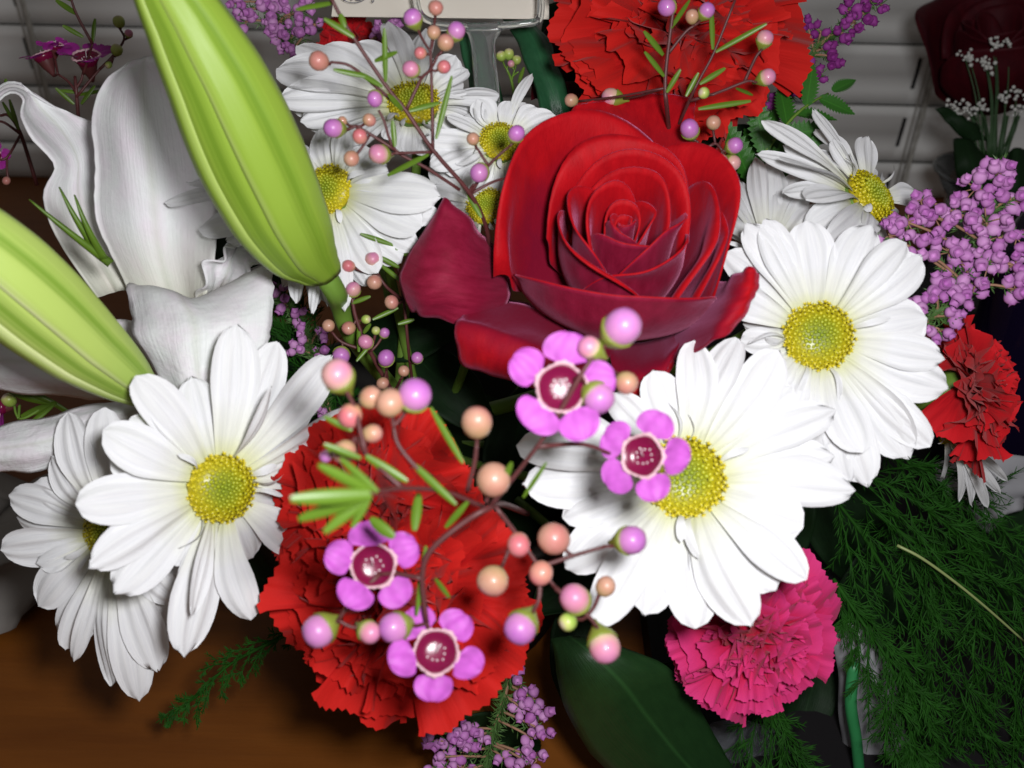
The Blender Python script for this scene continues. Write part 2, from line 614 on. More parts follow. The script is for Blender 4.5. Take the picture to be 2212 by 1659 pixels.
# ------------------------------------------------------------------ pot
POT = Vector((-0.034, 0.300, 0.0))
pot = thing('flower_pot', 'dark ribbed round pot holding the bouquet on the wooden table', 'pot', POT)
M_POT = plain('dark_pot', (0.012, 0.010, 0.008), 0.6, 0.3, var=0.4, scale=40)
prof = []
for i in range(34):
    t = i / 33
    prof.append((0.056 + 0.022 * t ** 0.8 + (0.0012 if i % 2 else 0.0), 0.001 + 0.085 * t))
v, f = lathe(prof + [(0.076, 0.0865), (0.072, 0.084), (0.068, 0.06)], 48, True, True)
part('pot_body', [Vector(q) + POT for q in v], f, M_POT, pot)
v, f = lathe([(0.058, 0.066), (0.05, 0.074), (0.03, 0.079), (0.005, 0.081)], 28, True, True)
part('foam_block', [Vector(q) + POT for q in v], f, plain('wet_foam', (0.008, 0.02, 0.006), 0.9, 0.1, var=0.5, scale=80), pot)
VASE = POT + Vector((0, 0, 0.075))


def stem_to_vase(p, n, r, parent, matl, seed=0, bow=0.02, name='stem'):
    rng = random.Random(seed)
    p = Vector(p)
    e = VASE + Vector((rng.uniform(-0.04, 0.04), rng.uniform(-0.035, 0.04), 0))
    a = p - Vector(n) * bow
    b = e + (a - e) * 0.45 - Vector((0, 0, 0.010))
    v, f = tube([p, a, b, e], r, r, 7, 6)
    return part(name, v, f, matl, parent)


# ------------------------------------------------------------------ daisies
def disc_mesh(seed):
    rng = random.Random(seed)
    V, F, UVs = [], [], []
    prof = [(1.0, -0.12), (0.98, 0.02), (0.86, 0.14), (0.66, 0.24), (0.4, 0.30), (0.15, 0.31), (0.01, 0.31)]
    v, f = lathe(prof, 24)
    V += v
    F += f
    UVs += [(min(1, math.hypot(q[0], q[1])), 0.0) for q in v]
    n = 210
    for i in range(n):
        r = math.sqrt((i + 0.5) / n) * 1.0
        a = i * 2.399963 + rng.uniform(-0.05, 0.05)
        zr = 0.31 * (1 - r ** 2.6) + 0.01
        nrm = Vector((math.cos(a) * r * 0.75, math.sin(a) * r * 0.75, 1.0)).normalized()
        c = Vector((r * math.cos(a) * 0.985, r * math.sin(a) * 0.985, zr))
        s = (0.056 + 0.016 * r) * rng.uniform(0.85, 1.15)
        opened = r > 0.62 + rng.uniform(-0.08, 0.08)
        M = frame(c, nrm, rot=rng.uniform(0, 6))
        if not opened:
            pr = [(0.8, -0.4), (1.0, 0.4), (0.80, 1.1), (0.45, 1.4), (0.02, 1.5)]
            v, f = lathe([(p * s, z * s) for p, z in pr], 6, False, False)
            zz = [p[1] for p in v]
        else:
            v, f = [], []
            h = s * rng.uniform(1.2, 1.9)
            k = 5
            for j in range(k):
                v.append((0.45 * s * math.cos(2 * math.pi * j / k), 0.45 * s * math.sin(2 * math.pi * j / k), -0.3 * s))
            for j in range(k):
                v.append((0.55 * s * math.cos(2 * math.pi * j / k), 0.55 * s * math.sin(2 * math.pi * j / k), h))
            for j in range(k):
                b = 2 * math.pi * (j + 0.5) / k
                v.append((1.25 * s * math.cos(b), 1.25 * s * math.sin(b), h * 1.12))
            v.append((0, 0, h * 0.8))
            for j in range(k):
                j2 = (j + 1) % k
                f += [(j, j2, k + j2, k + j), (k + j, k + j2, 2 * k + j), (k + j, 3 * k, k + j2)]
        o = len(V)
        zmin = min(q[2] for q in v)
        zmax = max(q[2] for q in v)
        rr = min(1.0, r + rng.uniform(-0.06, 0.06))
        UVs += [(max(0, rr), (q[2] - zmin) / (zmax - zmin)) for q in v]
        V += xf(M, v)
        F += [tuple(x + o for x in q) for q in f]
    return mesh('disc_florets', V, F, M_DISC, UVs)


DISCS = [disc_mesh(s) for s in (1, 2)]
_cal = lathe([(0.12, -1.1), (0.2, -0.8), (0.75, -0.55), (0.98, -0.25), (1.0, -0.02), (0.9, -0.05)], 14)
CALYX_DAISY = mesh('calyx', _cal[0], _cal[1], M_STEM_G)


def dpetal(base, tip, n, wpx, rng, arch=0.07, roll=0.0, cup=0.22, tipcurl=0.0, nu=13, nv=11, ridge=0.06, point=0.0):
    """daisy ray petal from base to tip; n = upper side"""
    base, tip = Vector(base), Vector(tip)
    y = tip - base
    L = y.length
    y.normalize()
    x = y.cross(n)
    x.normalize()
    z = x.cross(y)
    if roll:
        R = Matrix.Rotation(roll, 3, y)
        x, z = R @ x, R @ z
    side = rng.uniform(-0.05, 0.05)
    ph = rng.uniform(0, 6)
    out = np.zeros((nu, nv, 3))
    notch = rng.uniform(-0.004, 0.02)
    for i in range(nu):
        u = i / (nu - 1)
        ue = 1 - (1 - u) ** 1.25
        wu = (0.26 + 0.74 * min(1, ue / 0.55) ** 0.9 if ue < 0.55 else 1.0)
        tt = max(0, (ue - 0.62) / 0.38)
        wu *= math.sqrt(max(0.0, 1 - tt ** (2.3 - 0.7 * point)))
        wu = max(wu, 0.05)
        hw = wpx * 0.5 * wu
        for j in range(nv):
            s = 2 * j / (nv - 1) - 1
            px = hw * s + side * L * math.sin(math.pi * ue)
            py = L * (ue - notch * (ue ** 8) * math.cos(2 * math.pi * s))
            pz = arch * L * math.sin(math.pi * ue ** 0.9) - tipcurl * L * ue ** 3
            pz += cup * hw * (-(s * s)) * (1 - 0.3 * ue)
            pz -= ridge * wpx * wu * math.cos(3 * math.pi * s) * (0.4 + 0.6 * math.sin(math.pi * min(1, ue * 0.95)))
            pz += 0.012 * L * math.sin(6 * ue + 2.2 * s + ph)
            p = base + x * px + y * py + z * pz
            out[i, j] = p
    return grid(out)


def ray_plane(x, y, c, n, dc, lim=0.035):
    r = (P(x, y, 1.0) - CAM)
    den = r.dot(n)
    d = (c - CAM).dot(n) / den if abs(den) > 1e-4 else dc
    d = max(dc - lim, min(dc + lim, d))
    return CAM + r * d


def daisy(label, cx, cy, d, n, discpx, tips, wpx=100, seed=0, lift=0.12, lim=0.035, extra=True, stem=True, disc=True, arch=0.07, side=None, tipcurl=0.0, dense=False):
    rng = random.Random(seed)
    N = cv(*n)
    C = P(cx, cy, d)
    k = d / FPX
    R = discpx * k
    root = thing('daisy_flower', label, 'daisy', C - N * R * 1.1, 'white daisies in the bouquet')
    if disc:
        o = inst('disc_florets', DISCS[seed % 2], frame(C, N, rot=rng.uniform(0, 6), s=R), root)
        o['kind'] = 'stuff'
    inst('calyx', CALYX_DAISY, frame(C - N * R * 0.05, N, s=R), root)
    Ls = []
    spec = []
    for t in tips:
        tx, ty = t[0], t[1]
        opt = t[2] if len(t) > 2 else {}
        lay = opt.get('lay', rng.choice((0, 0.5, 1, 1.5)))
        h = lift * R * 2 + opt.get('up', 0.0) * R - lay * 0.35 * R
        T = ray_plane(tx, ty, C + N * h, N, d, lim)
        rad = T - C
        rad -= N * rad.dot(N)
        Ls.append(rad.length)
        spec.append((math.atan2(rad.dot(UP), rad.dot(RT)), T, lay, opt))
    spec.sort(key=lambda q: q[0])
    if extra:
        more = []
        m = len(spec)
        for i in range(m):
            a, b = spec[i], spec[(i + 1) % m]
            da = (b[0] - a[0]) % (2 * math.pi)
            cnt = 1 if da < 0.55 else int(da / 0.3)
            for q in range(cnt):
                f = (q + 1) / (cnt + 1)
                T = a[1].lerp(b[1], f)
                rv = T - C
                ra, rb = (a[1] - C).length, (b[1] - C).length
                L = min(ra + (rb - ra) * f, max(ra, rb)) * (rng.uniform(0.88, 0.99) if dense else rng.uniform(0.66, 0.82))
                if da > (4.0 if dense else 2.6):
                    continue
                T = C + rv.normalized() * L - N * R * 0.75
                more.append((0, T, 2, {}))
        spec += more
    for a, T, lay, opt in spec:
        rv = T - C
        rv -= N * rv.dot(N)
        if rv.length < 1e-5:
            continue
        rv.normalize()
        B = C + rv * R * 0.82 - N * R * (0.04 + 0.10 * lay)
        wd = opt.get('w', wpx * rng.uniform(0.78, 1.05)) * k
        L = (T - B).length
        wd = min(wd, L * 0.6) if 'w' not in opt else wd
        vs, fs, uv = dpetal(B, T, N, wd, rng, arch=opt.get('arch', arch * rng.uniform(0.2, 1.7)), roll=opt.get('roll', rng.gauss(0, 0.26)),
                            cup=opt.get('cup', rng.uniform(-0.15, 0.45)), tipcurl=opt.get('curl', tipcurl), point=opt.get('pt', rng.uniform(0, 0.5)))
        part('petal', vs, fs, M_WHITE, root, uv)
    # little inner ray florets hugging the disc
    for q in range(5):
        a = rng.uniform(0, 6.28)
        M = frame(C, N)
        rv = (M.to_3x3() @ Vector((math.cos(a), math.sin(a), 0)))
        B = C + rv * R * 0.92 + N * R * 0.02
        T = B + rv * R * rng.uniform(0.6, 1.2) + N * R * rng.uniform(0.15, 0.5)
        vs, fs, uv = dpetal(B, T, N, R * rng.uniform(0.18, 0.30), rng, arch=0.25, roll=rng.gauss(0, 0.9), nu=9, nv=7)
        part('petal', vs, fs, M_WHITE, root, uv)
    if stem:
        stem_to_vase(C - N * R * 1.0, N, 0.0017, root, M_STEM_G, seed)
    return root


daisy('wide-open white daisy below the rose, a pink waxflower across its yellow disc', 1478, 1032, 0.250, (-0.08, 0.32, 1), 87,
      [(1500, 735), (1592, 730), (1682, 755), (1712, 835), (1802, 885), (1800, 985), (1845, 1058, {'pt': 1}), (1735, 1140, {'w': 130}), (1743, 1252), (1676, 1274, {'w': 125}),
       (1622, 1352, {'w': 120}), (1502, 1358, {'w': 118}), (1392, 1328), (1287, 1350), (1222, 1228, {'w': 110}), (1215, 1118), (1130, 1045), (1116, 962), (1190, 905), (1320, 850), (1410, 800)],
      wpx=112, seed=1)
daisy('white daisy right of the rose with round domed yellow-green disc', 1768, 726, 0.270, (-0.14, 0.12, 1), 73,
      [(1611, 484), (1652, 474), (1741, 477, {'w': 105}), (1881, 487, {'w': 100}), (1958, 525), (1990, 553), (2003, 688, {'w': 120}), (2038, 775), (2047, 838, {'w': 115}), (2010, 965),
       (1963, 988, {'w': 110}), (1874, 1049), (1864, 977, {'lay': 0, 'up': 0.3}), (1838, 1038), (1780, 965), (1690, 900), (1640, 850), (1600, 735), (1556, 630), (1565, 545)],
      wpx=98, seed=2)
daisy('white daisy with tall oval green-yellow disc touching the red carnation', 478, 1055, 0.256, (0.72, 0.0, 1), 73,
      [(511, 701, {'w': 105}), (600, 739, {'w': 95}), (716, 769, {'w': 95}), (587, 834, {'up': 1.0, 'w': 55, 'roll': 0.9}), (293, 812), (327, 831, {'w': 92}), (222, 930, {'w': 105}), (163, 1090, {'w': 105}),
       (194, 1225), (249, 1280, {'w': 110}), (399, 1417, {'w': 110}), (413, 1332, {'up': 0.9, 'w': 60}), (542, 1339), (648, 1189), (780, 890), (690, 985)],
      wpx=95, seed=3, lim=0.05)
daisy('drooping white daisy tucked under another daisy at the outer edge over the bare table', 240, 1150, 0.276, (-0.15, -0.15, 1), 60,
      [(2, 1187, {'w': 95}), (20, 1070), (72, 1045), (112, 985), (147, 890, {'w': 90}), (225, 880), (82, 1308, {'w': 90}), (128, 1368), (143, 1403), (160, 1428, {'w': 40}), (240, 1482),
       (300, 1513, {'w': 90}), (341, 1448, {'w': 95}), (385, 1300), (80, 1215)],
      wpx=82, seed=4, dense=True, lim=0.05)
daisy('white daisy standing against the blind with its disc tipped sideways', 1881, 424, 0.305, (0.50, 0.42, 0.75), 62,
      [(1758, 237), (1683, 341), (1645, 262), (1799, 300), (1836, 331, {'w': 25}), (1874, 295, {'w': 66}), (1983, 419), (1986, 445), (1949, 491), (1870, 500, {'up': 0.3}), (1816, 522),
       (1785, 515), (1740, 430, {'w': 75})],
      wpx=66, seed=5, dense=True, lim=0.03)
daisy('white daisy squeezed behind the rose showing only upright petals', 1660, 545, 0.288, (-0.05, 0.75, 0.6), 50,
      [(1632, 341, {'w': 50}), (1668, 344, {'w': 62}), (1590, 385), (1734, 368, {'w': 80}), (1785, 445, {'w': 85}), (1765, 490), (1572, 402), (1556, 470)],
      wpx=64, seed=6, dense=True, lim=0.03)
daisy('white daisy under the plastic card holder with waxflower twigs across it', 893, 222, 0.300, (0.05, 0.45, 0.85), 56,
      [(840, 48, {'w': 72}), (760, 95), (700, 100), (597, 150, {'w': 125}), (602, 215, {'w': 95}), (650, 262, {'w': 85}), (640, 100, {'w': 70}), (1010, 150), (1012, 198), (985, 120), (960, 290), (830, 300), (1078, 205), (920, 62)],
      wpx=80, seed=7, dense=True, lim=0.035)
daisy('white daisy half hidden behind the upper rim of the rose', 1082, 306, 0.294, (0.15, 0.35, 0.9), 46,
      [(1150, 160, {'w': 26}), (1100, 218), (1165, 236), (1030, 215, {'w': 60}), (966, 250), (918, 300), (930, 360), (985, 355, {'w': 60}), (1010, 415), (1200, 250)],
      wpx=62, seed=8, dense=True)
daisy('small white daisy pressed against the rose above the folded-down petal', 1050, 445, 0.292, (-0.2, 0.25, 0.9), 42,
      [(940, 400), (930, 350), (975, 500), (1010, 520), (1060, 350), (1000, 350)], wpx=60, seed=9, dense=True, stem=True)
daisy('white daisy behind the upright lily bud with long ragged petals', 710, 410, 0.288, (-0.35, 0.10, 0.9), 54,
      [(405, 395, {'w': 60}), (358, 440, {'w': 50, 'pt': 1}), (430, 495, {'w': 85}), (490, 520, {'w': 90}), (640, 655), (675, 677, {'w': 42, 'pt': 1}), (709, 660, {'w': 34}), (728, 660, {'w': 40}), (745, 672, {'w': 36}), (815, 590),
       (911, 490, {'w': 100}), (950, 425, {'w': 90}), (838, 370, {'w': 85}), (800, 320), (745, 275), (690, 280), (620, 300)],
      wpx=80, seed=10, dense=True, lim=0.04)
daisy('wilted pale daisy with thin hanging petals beneath the side-facing carnation', 2052, 942, 0.322, (0.35, -0.75, 0.5), 24,
      [(2038, 1032, {'w': 40}), (2099, 1093, {'w': 26}), (2133, 1097, {'w': 24}), (2160, 1066, {'w': 26}), (2174, 1039, {'w': 22}), (2072, 1085, {'w': 20}), (2112, 1060, {'w': 26})],
      wpx=24, seed=11, extra=False, lim=0.02)


# ------------------------------------------------------------------ rose
def thick(o, t=0.0005):
    md = o.modifiers.new('thickness', 'SOLIDIFY')
    md.thickness = t
    md.offset = 0
    md.material_offset = 1
    md.material_offset_rim = 1


def rose_petal(O, M, k, th, hw, r, H, curl, drop, spiral, close, seed, nu=20, nv=26, point=0.0):
    rng = random.Random(seed)
    ph = [rng.uniform(0, 6) for _ in range(4)]
    out = np.zeros((nu, nv, 3))
    for j in range(nv):
        s = 2 * j / (nv - 1) - 1
        Hs = H * (1 - (drop + (0.22 if r < 215 else 0.05)) * abs(s) ** 3) * (1 + point * max(0, 1 - abs(s) * 2.2)) + 4 * math.sin(5 * s + ph[0])
        for i in range(nu):
            t = i / (nu - 1)
            a = math.radians(th + hw * s * (0.62 + 0.38 * min(1, t * 1.6)))
            rr = r * (0.22 + 0.83 * math.sin(min(1, t * 1.25) * math.pi / 2) ** 0.8) * (1 - close * t ** 2)
            rr += spiral * r * s
            rr += 0.018 * r * math.sin(4 * s + 5 * t + ph[1]) * t
            z = Hs * t
            rr += (5 + 0.03 * r) * t * mnoise.noise(Vector((2.2 * s + ph[3] * 3, 2.5 * t, seed * 1.7)))
            a += 0.05 * mnoise.noise(Vector((1.5 * s, 2 * t + 7, seed * 2.3)))
            c = max(0, (t - 0.76) / 0.24)
            cl = 1.45 * curl * (0.75 + 0.5 * math.sin(3.1 * s + ph[2]))
            rr += cl * c ** 1.6
            z -= abs(cl) * 0.75 * c ** 3
            out[i, j] = M @ Vector(((rr * math.cos(a) + (5 if r < 160 else 0)) * k, rr * math.sin(a) * k, z * k))
    return grid(out)


def rose(label, ox, oy, d, n, scale, table, seed, m_in, m_out, stem=True, group=None):
    N = cv(*n)
    O = P(ox, oy, d)
    k = 0.275 / FPX * scale
    root = thing('rose_flower', label, 'rose', O, group)
    M = frame(O, N)
    for i, q in enumerate(table):
        vs, fs, uv = rose_petal(O, M, k, *q, seed=seed * 50 + i)
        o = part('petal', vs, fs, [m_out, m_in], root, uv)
        thick(o)
    if stem:
        stem_to_vase(O + N * 0.004, N, 0.0028, root, M_STEM_G, seed, 0.03)
    return root, M, k


#           th   hw   r    H   curl drop spiral close
ROSE_T = [(122, 72, 214, 405, 26, 0.26, 0.03, -0.03),
          (28, 60, 200, 388, 16, 0.28, -0.03, -0.02),
          (262, 66, 206, 300, 8, 0.10, 0.02, 0.0),
          (352, 40, 188, 318, 12, 0.30, 0.06, -0.02),
          (356, 58, 170, 352, 16, 0.24, 0.07, 0.0),
          (88, 84, 140, 400, 20, 0.2, 0.04, 0.02),
          (305, 78, 128, 304, 10, 0.2, 0.06, 0.05),
          (212, 82, 128, 322, 18, 0.22, -0.05, 0.05),
          (66, 84, 118, 388, 16, 0.22, 0.08, 0.03),
          (330, 84, 104, 334, 12, 0.2, 0.10, 0.06),
          (176, 84, 102, 346, 12, 0.2, 0.08, 0.05),
          (60, 96, 84, 368, 12, 0.24, 0.12, 0.04),
          (262, 96, 76, 312, 8, 0.2, 0.12, 0.08),
          (130, 100, 62, 348, 9, 0.22, 0.14, 0.05),
          (10, 104, 50, 326, 7, 0.2, 0.16, 0.08),
          (235, 110, 40, 306, 5, 0.18, 0.16, 0.1),
          (75, 140, 34, 318, 4, 0.14, 0.16, 0.1),
          (190, 140, 28, 308, 4, 0.14, 0.18, 0.1),
          (310, 145, 22, 302, 3, 0.12, 0.2, 0.1),
          (60, 150, 16, 298, 3, 0.12, 0.22, 0.1),
          (215, 155, 10, 292, 2, 0.1, 0.25, 0.1)]
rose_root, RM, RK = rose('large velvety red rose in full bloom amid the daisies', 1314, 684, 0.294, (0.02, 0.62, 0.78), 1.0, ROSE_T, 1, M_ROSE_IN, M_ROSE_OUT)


def rose_patch(ctrl, seed, ripple=0.0006, inner_first=True, mats=None):
    vs, fs, uv = patch(ctrl, 26, 20, ripple, 0, seed)
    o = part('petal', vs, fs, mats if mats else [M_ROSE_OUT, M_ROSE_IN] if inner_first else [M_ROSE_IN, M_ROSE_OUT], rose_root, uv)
    thick(o)
    return o


# folded-down petal on the left (outer face up), pointed tip
rose_patch([[(1085, 690, .284), (1100, 640, .284), (1100, 590, .286), (1075, 545, .289)],
            [(1010, 700, .271), (1030, 640, .268), (1035, 580, .270), (1045, 510, .277)],
            [(945, 690, .269), (960, 630, .263), (980, 560, .264), (1010, 470, .271)],
            [(905, 680, .272), (905, 630, .265), (925, 550, .265), (968, 430, .269)],
            [(893, 672, .276), (862, 603, .272), (890, 540, .272), (962, 436, .274)]], 11)
# lower-left petal with bright rolled lip
rose_patch([[(1060, 635, .286), (1140, 655, .286), (1240, 690, .284), (1330, 740, .282)],
            [(1020, 658, .275), (1112, 692, .272), (1220, 735, .270), (1320, 765, .271)],
            [(1000, 680, .268), (1090, 712, .262), (1190, 750, .258), (1290, 785, .262)],
            [(988, 695, .264), (1075, 722, .258), (1170, 762, .254), (1270, 800, .259)],
            [(986, 735, .263), (1065, 762, .257), (1150, 800, .254), (1240, 830, .259)],
            [(990, 775, .267), (1060, 800, .262), (1140, 830, .259), (1220, 850, .263)],
            [(1010, 790, .274), (1070, 810, .271), (1150, 835, .269), (1220, 850, .272)]], 12)
# right-hand petal, curled tip
rose_patch([[(1420, 790, .288), (1450, 730, .290), (1500, 670, .294), (1540, 610, .298)],
            [(1480, 770, .262), (1510, 710, .260), (1545, 655, .264), (1570, 605, .270)],
            [(1540, 735, .248), (1560, 690, .245), (1580, 640, .248), (1592, 590, .254)],
            [(1590, 705, .246), (1605, 665, .243), (1615, 625, .245), (1618, 582, .249)],
            [(1610, 670, .248), (1625, 645, .247), (1638, 620, .248), (1640, 590, .250)]], 13)
# under petal at the bottom right
rose_patch([[(1300, 720, .291), (1360, 740, .292), (1420, 730, .294), (1470, 700, .296)],
            [(1320, 780, .272), (1370, 790, .271), (1430, 775, .273), (1475, 735, .277)],
            [(1340, 830, .266), (1385, 835, .265), (1430, 815, .267), (1455, 770, .271)],
            [(1370, 860, .268), (1395, 858, .268), (1420, 845, .269), (1435, 815, .272)]], 14)
# flared petal at the top, folding over the rim
rose_patch([[(1280, 330, .284), (1360, 330, .286), (1430, 340, .286), (1490, 360, .284)],
            [(1250, 270, .290), (1350, 270, .295), (1430, 285, .295), (1500, 300, .291)],
            [(1240, 232, .295), (1340, 222, .301), (1430, 222, .301), (1500, 240, .296)],
            [(1300, 222, .298), (1360, 208, .303), (1440, 204, .303), (1505, 215, .299)]], 15, mats=[M_ROSE_RED, M_ROSE_RED])

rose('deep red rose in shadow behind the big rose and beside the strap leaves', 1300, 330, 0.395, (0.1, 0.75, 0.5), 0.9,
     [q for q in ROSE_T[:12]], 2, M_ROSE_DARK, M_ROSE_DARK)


# ------------------------------------------------------------------ carnations
def carnation(label, cx, cy, d, n, Rpx, matl, seed, counts=(9, 9, 9, 9, 8), sq=1.0, stem=True, elev=(6, 20, 38, 56, 74), calyx=True):
    rng = random.Random(seed)
    N = cv(*n)
    C = P(cx, cy, d)
    R = Rpx * d / FPX
    root = thing('carnation_flower', label, 'carnation', C - N * R * 0.55, 'carnations in the bouquet')
    M0 = frame(C - N * R * 0.10, N)
    for li, cnt in enumerate(counts):
        el0 = elev[li]
        for q in range(cnt):
            az = 2 * math.pi * (q + 0.5 * (li % 2) + rng.uniform(-0.22, 0.22)) / cnt
            el = math.radians(el0 + rng.uniform(-16, 16))
            L = R * (1.0 - 0.10 * li) * rng.uniform(0.80, 1.14)
            W = L * rng.uniform(0.66, 0.92)
            nu, nv = 13, 47
            out = np.zeros((nu, nv, 3))
            ph = [rng.uniform(0, 6.28) for _ in range(5)]
            amp = R * rng.uniform(0.06, 0.15) * (1 + 0.22 * li)
            kk = rng.uniform(2.5, 5.0) * (1 + 0.12 * li)
            tw = rng.gauss(0, 0.45)
            ser = [(0.018 if b % 2 else -0.010) * rng.uniform(0.0, 1.6) + 0.02 * math.sin(b * 0.55 + ph[2]) for b in range(nv)]
            fold = rng.uniform(-0.55, 0.55)
            droop = rng.uniform(0.05, 0.28) if li < 3 else rng.uniform(-0.1, 0.2)
            for i in range(nu):
                u = i / (nu - 1)
                for j in range(nv):
                    s = 2 * j / (nv - 1) - 1
                    wu = W * (0.10 + 0.90 * u ** 0.85)
                    px = wu * s * (1 - 0.12 * abs(s) * u)
                    ln = L * u * (1 - 0.20 * s * s * u)
                    if i == nu - 1:
                        ln += L * ser[j]
                    pz = amp * u ** 1.7 * (math.sin(kk * s + ph[0]) + 0.6 * math.sin(2.3 * kk * s + ph[1] + 2 * u) + 0.22 * u * math.sin(5.1 * kk * s + ph[3])) + fold * px * u
                    pz -= droop * L * u ** 3
                    a2 = tw * u
                    px, pz = px * math.cos(a2) - pz * math.sin(a2), px * math.sin(a2) + pz * math.cos(a2)
                    rr = ln * math.cos(el) - pz * math.sin(el)
                    zz = ln * math.sin(el) + pz * math.cos(el)
                    p = Vector((rr * math.cos(az) - px * math.sin(az), (rr * math.sin(az) + px * math.cos(az)) * sq, zz * 0.72 + R * 0.03 * li))
                    out[i, j] = M0 @ p
            vs, fs, uv = grid(out)
            part('petal', vs, fs, matl, root, uv)
    if calyx:
        v, f = lathe([(0.02, -0.62), (0.10, -0.60), (0.17, -0.45), (0.20, -0.2), (0.22, 0.02), (0.15, 0.05)], 14)
        part('calyx', xf(M0 @ Matrix.Scale(R * 1.35, 4), v), f, M_STEM_G, root)
    if stem:
        stem_to_vase(C - N * R * 0.8, N, 0.0018, root, M_STEM_G, seed)
    return root


carnation('big ruffled red carnation behind the lowest two pink waxflowers', 872, 1288, 0.262, (0.0, 0.02, 1), 258, M_CARN_RED, 21, counts=(8, 8, 8, 8, 8))
carnation('ruffled red carnation under the peach buds, pressed against the tall-disc daisy', 812, 1072, 0.264, (-0.10, 0.22, 1), 232, M_CARN_RED, 26, counts=(7, 8, 8, 8, 7))
carnation('ruffled magenta carnation peeking out under the wide-open daisy', 1632, 1372, 0.285, (0.1, -0.05, 1), 182, M_CARN_PINK, 22, elev=(2, 12, 28, 48, 70))
carnation('ruffled scarlet carnation behind the top of the rose beside the card', 1462, 62, 0.325, (0.10, 0.35, 0.9), 265, M_CARN_RED, 23)
carnation('crimson carnation seen from the side next to the mauve heather', 2108, 832, 0.312, (0.78, 0.22, 0.5), 168, M_CARN_SIDE, 24, elev=(-5, 8, 22, 40, 60))
carnation('dim crimson carnation deep behind the daisy and under the card', 762, 92, 0.385, (0.1, 0.5, 0.8), 75, M_CARN_SIDE, 25, counts=(8, 8, 7, 6, 5))

# ------------------------------------------------------------------ lily
lily = thing('lily_flower', 'large open white lily with curling tepals behind the two lily buds', 'lily', P(420, 680, .345))


def tepal(ctrl, seed, ripple=0.0008, serr=0.10, nu=34, nv=22):
    vs, fs, uv = patch(ctrl, nu, nv, ripple, serr, seed)
    o = part('tepal', vs, fs, [M_LILY, M_LILY], lily, uv)
    thick(o, 0.0006)
    return o


tepal([[(285, 640, .307), (345, 655, .317), (405, 660, .317), (445, 645, .307)],
       [(225, 520, .294), (300, 530, .314), (385, 540, .319), (462, 520, .305)],
       [(205, 400, .289), (280, 400, .313), (380, 400, .318), (480, 380, .304)],
       [(198, 275, .294), (270, 262, .314), (360, 250, .320), (455, 235, .310)],
       [(228, 172, .306), (280, 155, .317), (340, 145, .318), (400, 150, .314)],
       [(282, 130, .314), (305, 124, .316), (325, 120, .316), (345, 122, .316)]], 31)
tepal([[(215, 640, .306), (245, 632, .311), (275, 628, .311), (345, 640, .322)],
       [(118, 505, .300), (170, 510, .310), (220, 500, .313), (320, 505, .326)],
       [(95, 422, .300), (150, 420, .310), (190, 410, .315), (290, 400, .330)],
       [(122, 358, .305), (155, 350, .312), (185, 340, .315), (255, 325, .328)],
       [(62, 300, .300), (110, 285, .312), (155, 275, .317), (208, 268, .320)],
       [(44, 255, .300), (72, 238, .310), (105, 228, .315), (142, 240, .318)],
       [(54, 218, .303), (60, 203, .308), (68, 198, .310), (78, 200, .310)],
       [(24, 206, .297), (22, 192, .301), (20, 182, .303), (18, 175, .305)],
       [(-25, 245, .290), (-25, 220, .292), (-24, 205, .295), (-22, 195, .297)]], 32, serr=0.03)
tepal([[(330, 640, .310), (390, 668, .312), (450, 662, .312), (515, 600, .310)],
       [(276, 618, .290), (350, 622, .284), (430, 646, .284), (580, 565, .292)],
       [(285, 690, .279), (370, 690, .271), (470, 690, .271), (588, 660, .282)],
       [(305, 745, .275), (380, 760, .267), (470, 760, .267), (578, 738, .277)],
       [(342, 818, .274), (400, 825, .267), (460, 828, .267), (515, 822, .273)],
       [(400, 876, .275), (430, 890, .272), (448, 890, .272), (470, 882, .274)]], 33, serr=0.18)
tepal([[(420, 668, .315), (445, 660, .318), (470, 645, .318), (490, 640, .315)],
       [(440, 610, .302), (470, 600, .308), (505, 590, .306), (530, 600, .298)],
       [(470, 560, .298), (500, 545, .305), (530, 540, .302), (560, 560, .294)],
       [(500, 530, .298), (525, 520, .303), (545, 518, .302), (570, 530, .297)]], 34, ripple=0.002)
tepal([[(330, 700, .310), (330, 740, .307), (320, 790, .307), (310, 840, .309)],
       [(230, 690, .302), (220, 750, .294), (215, 810, .294), (225, 862, .300)],
       [(100, 690, .298), (90, 750, .290), (90, 810, .290), (90, 850, .297)],
       [(-40, 690, .300), (-45, 750, .294), (-45, 800, .294), (-45, 838, .300)]], 35, ripple=0.0005)
tepal([[(330, 850, .290), (320, 880, .288), (310, 910, .288), (290, 940, .290)],
       [(235, 868, .284), (225, 900, .278), (215, 940, .278), (200, 985, .284)],
       [(100, 900, .283), (95, 935, .276), (90, 975, .276), (80, 1015, .282)],
       [(-20, 925, .284), (-20, 955, .279), (-25, 990, .279), (-25, 1020, .284)]], 36, ripple=0.0006, serr=0.2)
stem_to_vase(P(420, 665, .317), cv(-0.2, 0.6, 0.5), 0.003, lily, M_STEM_G, 30, 0.03)

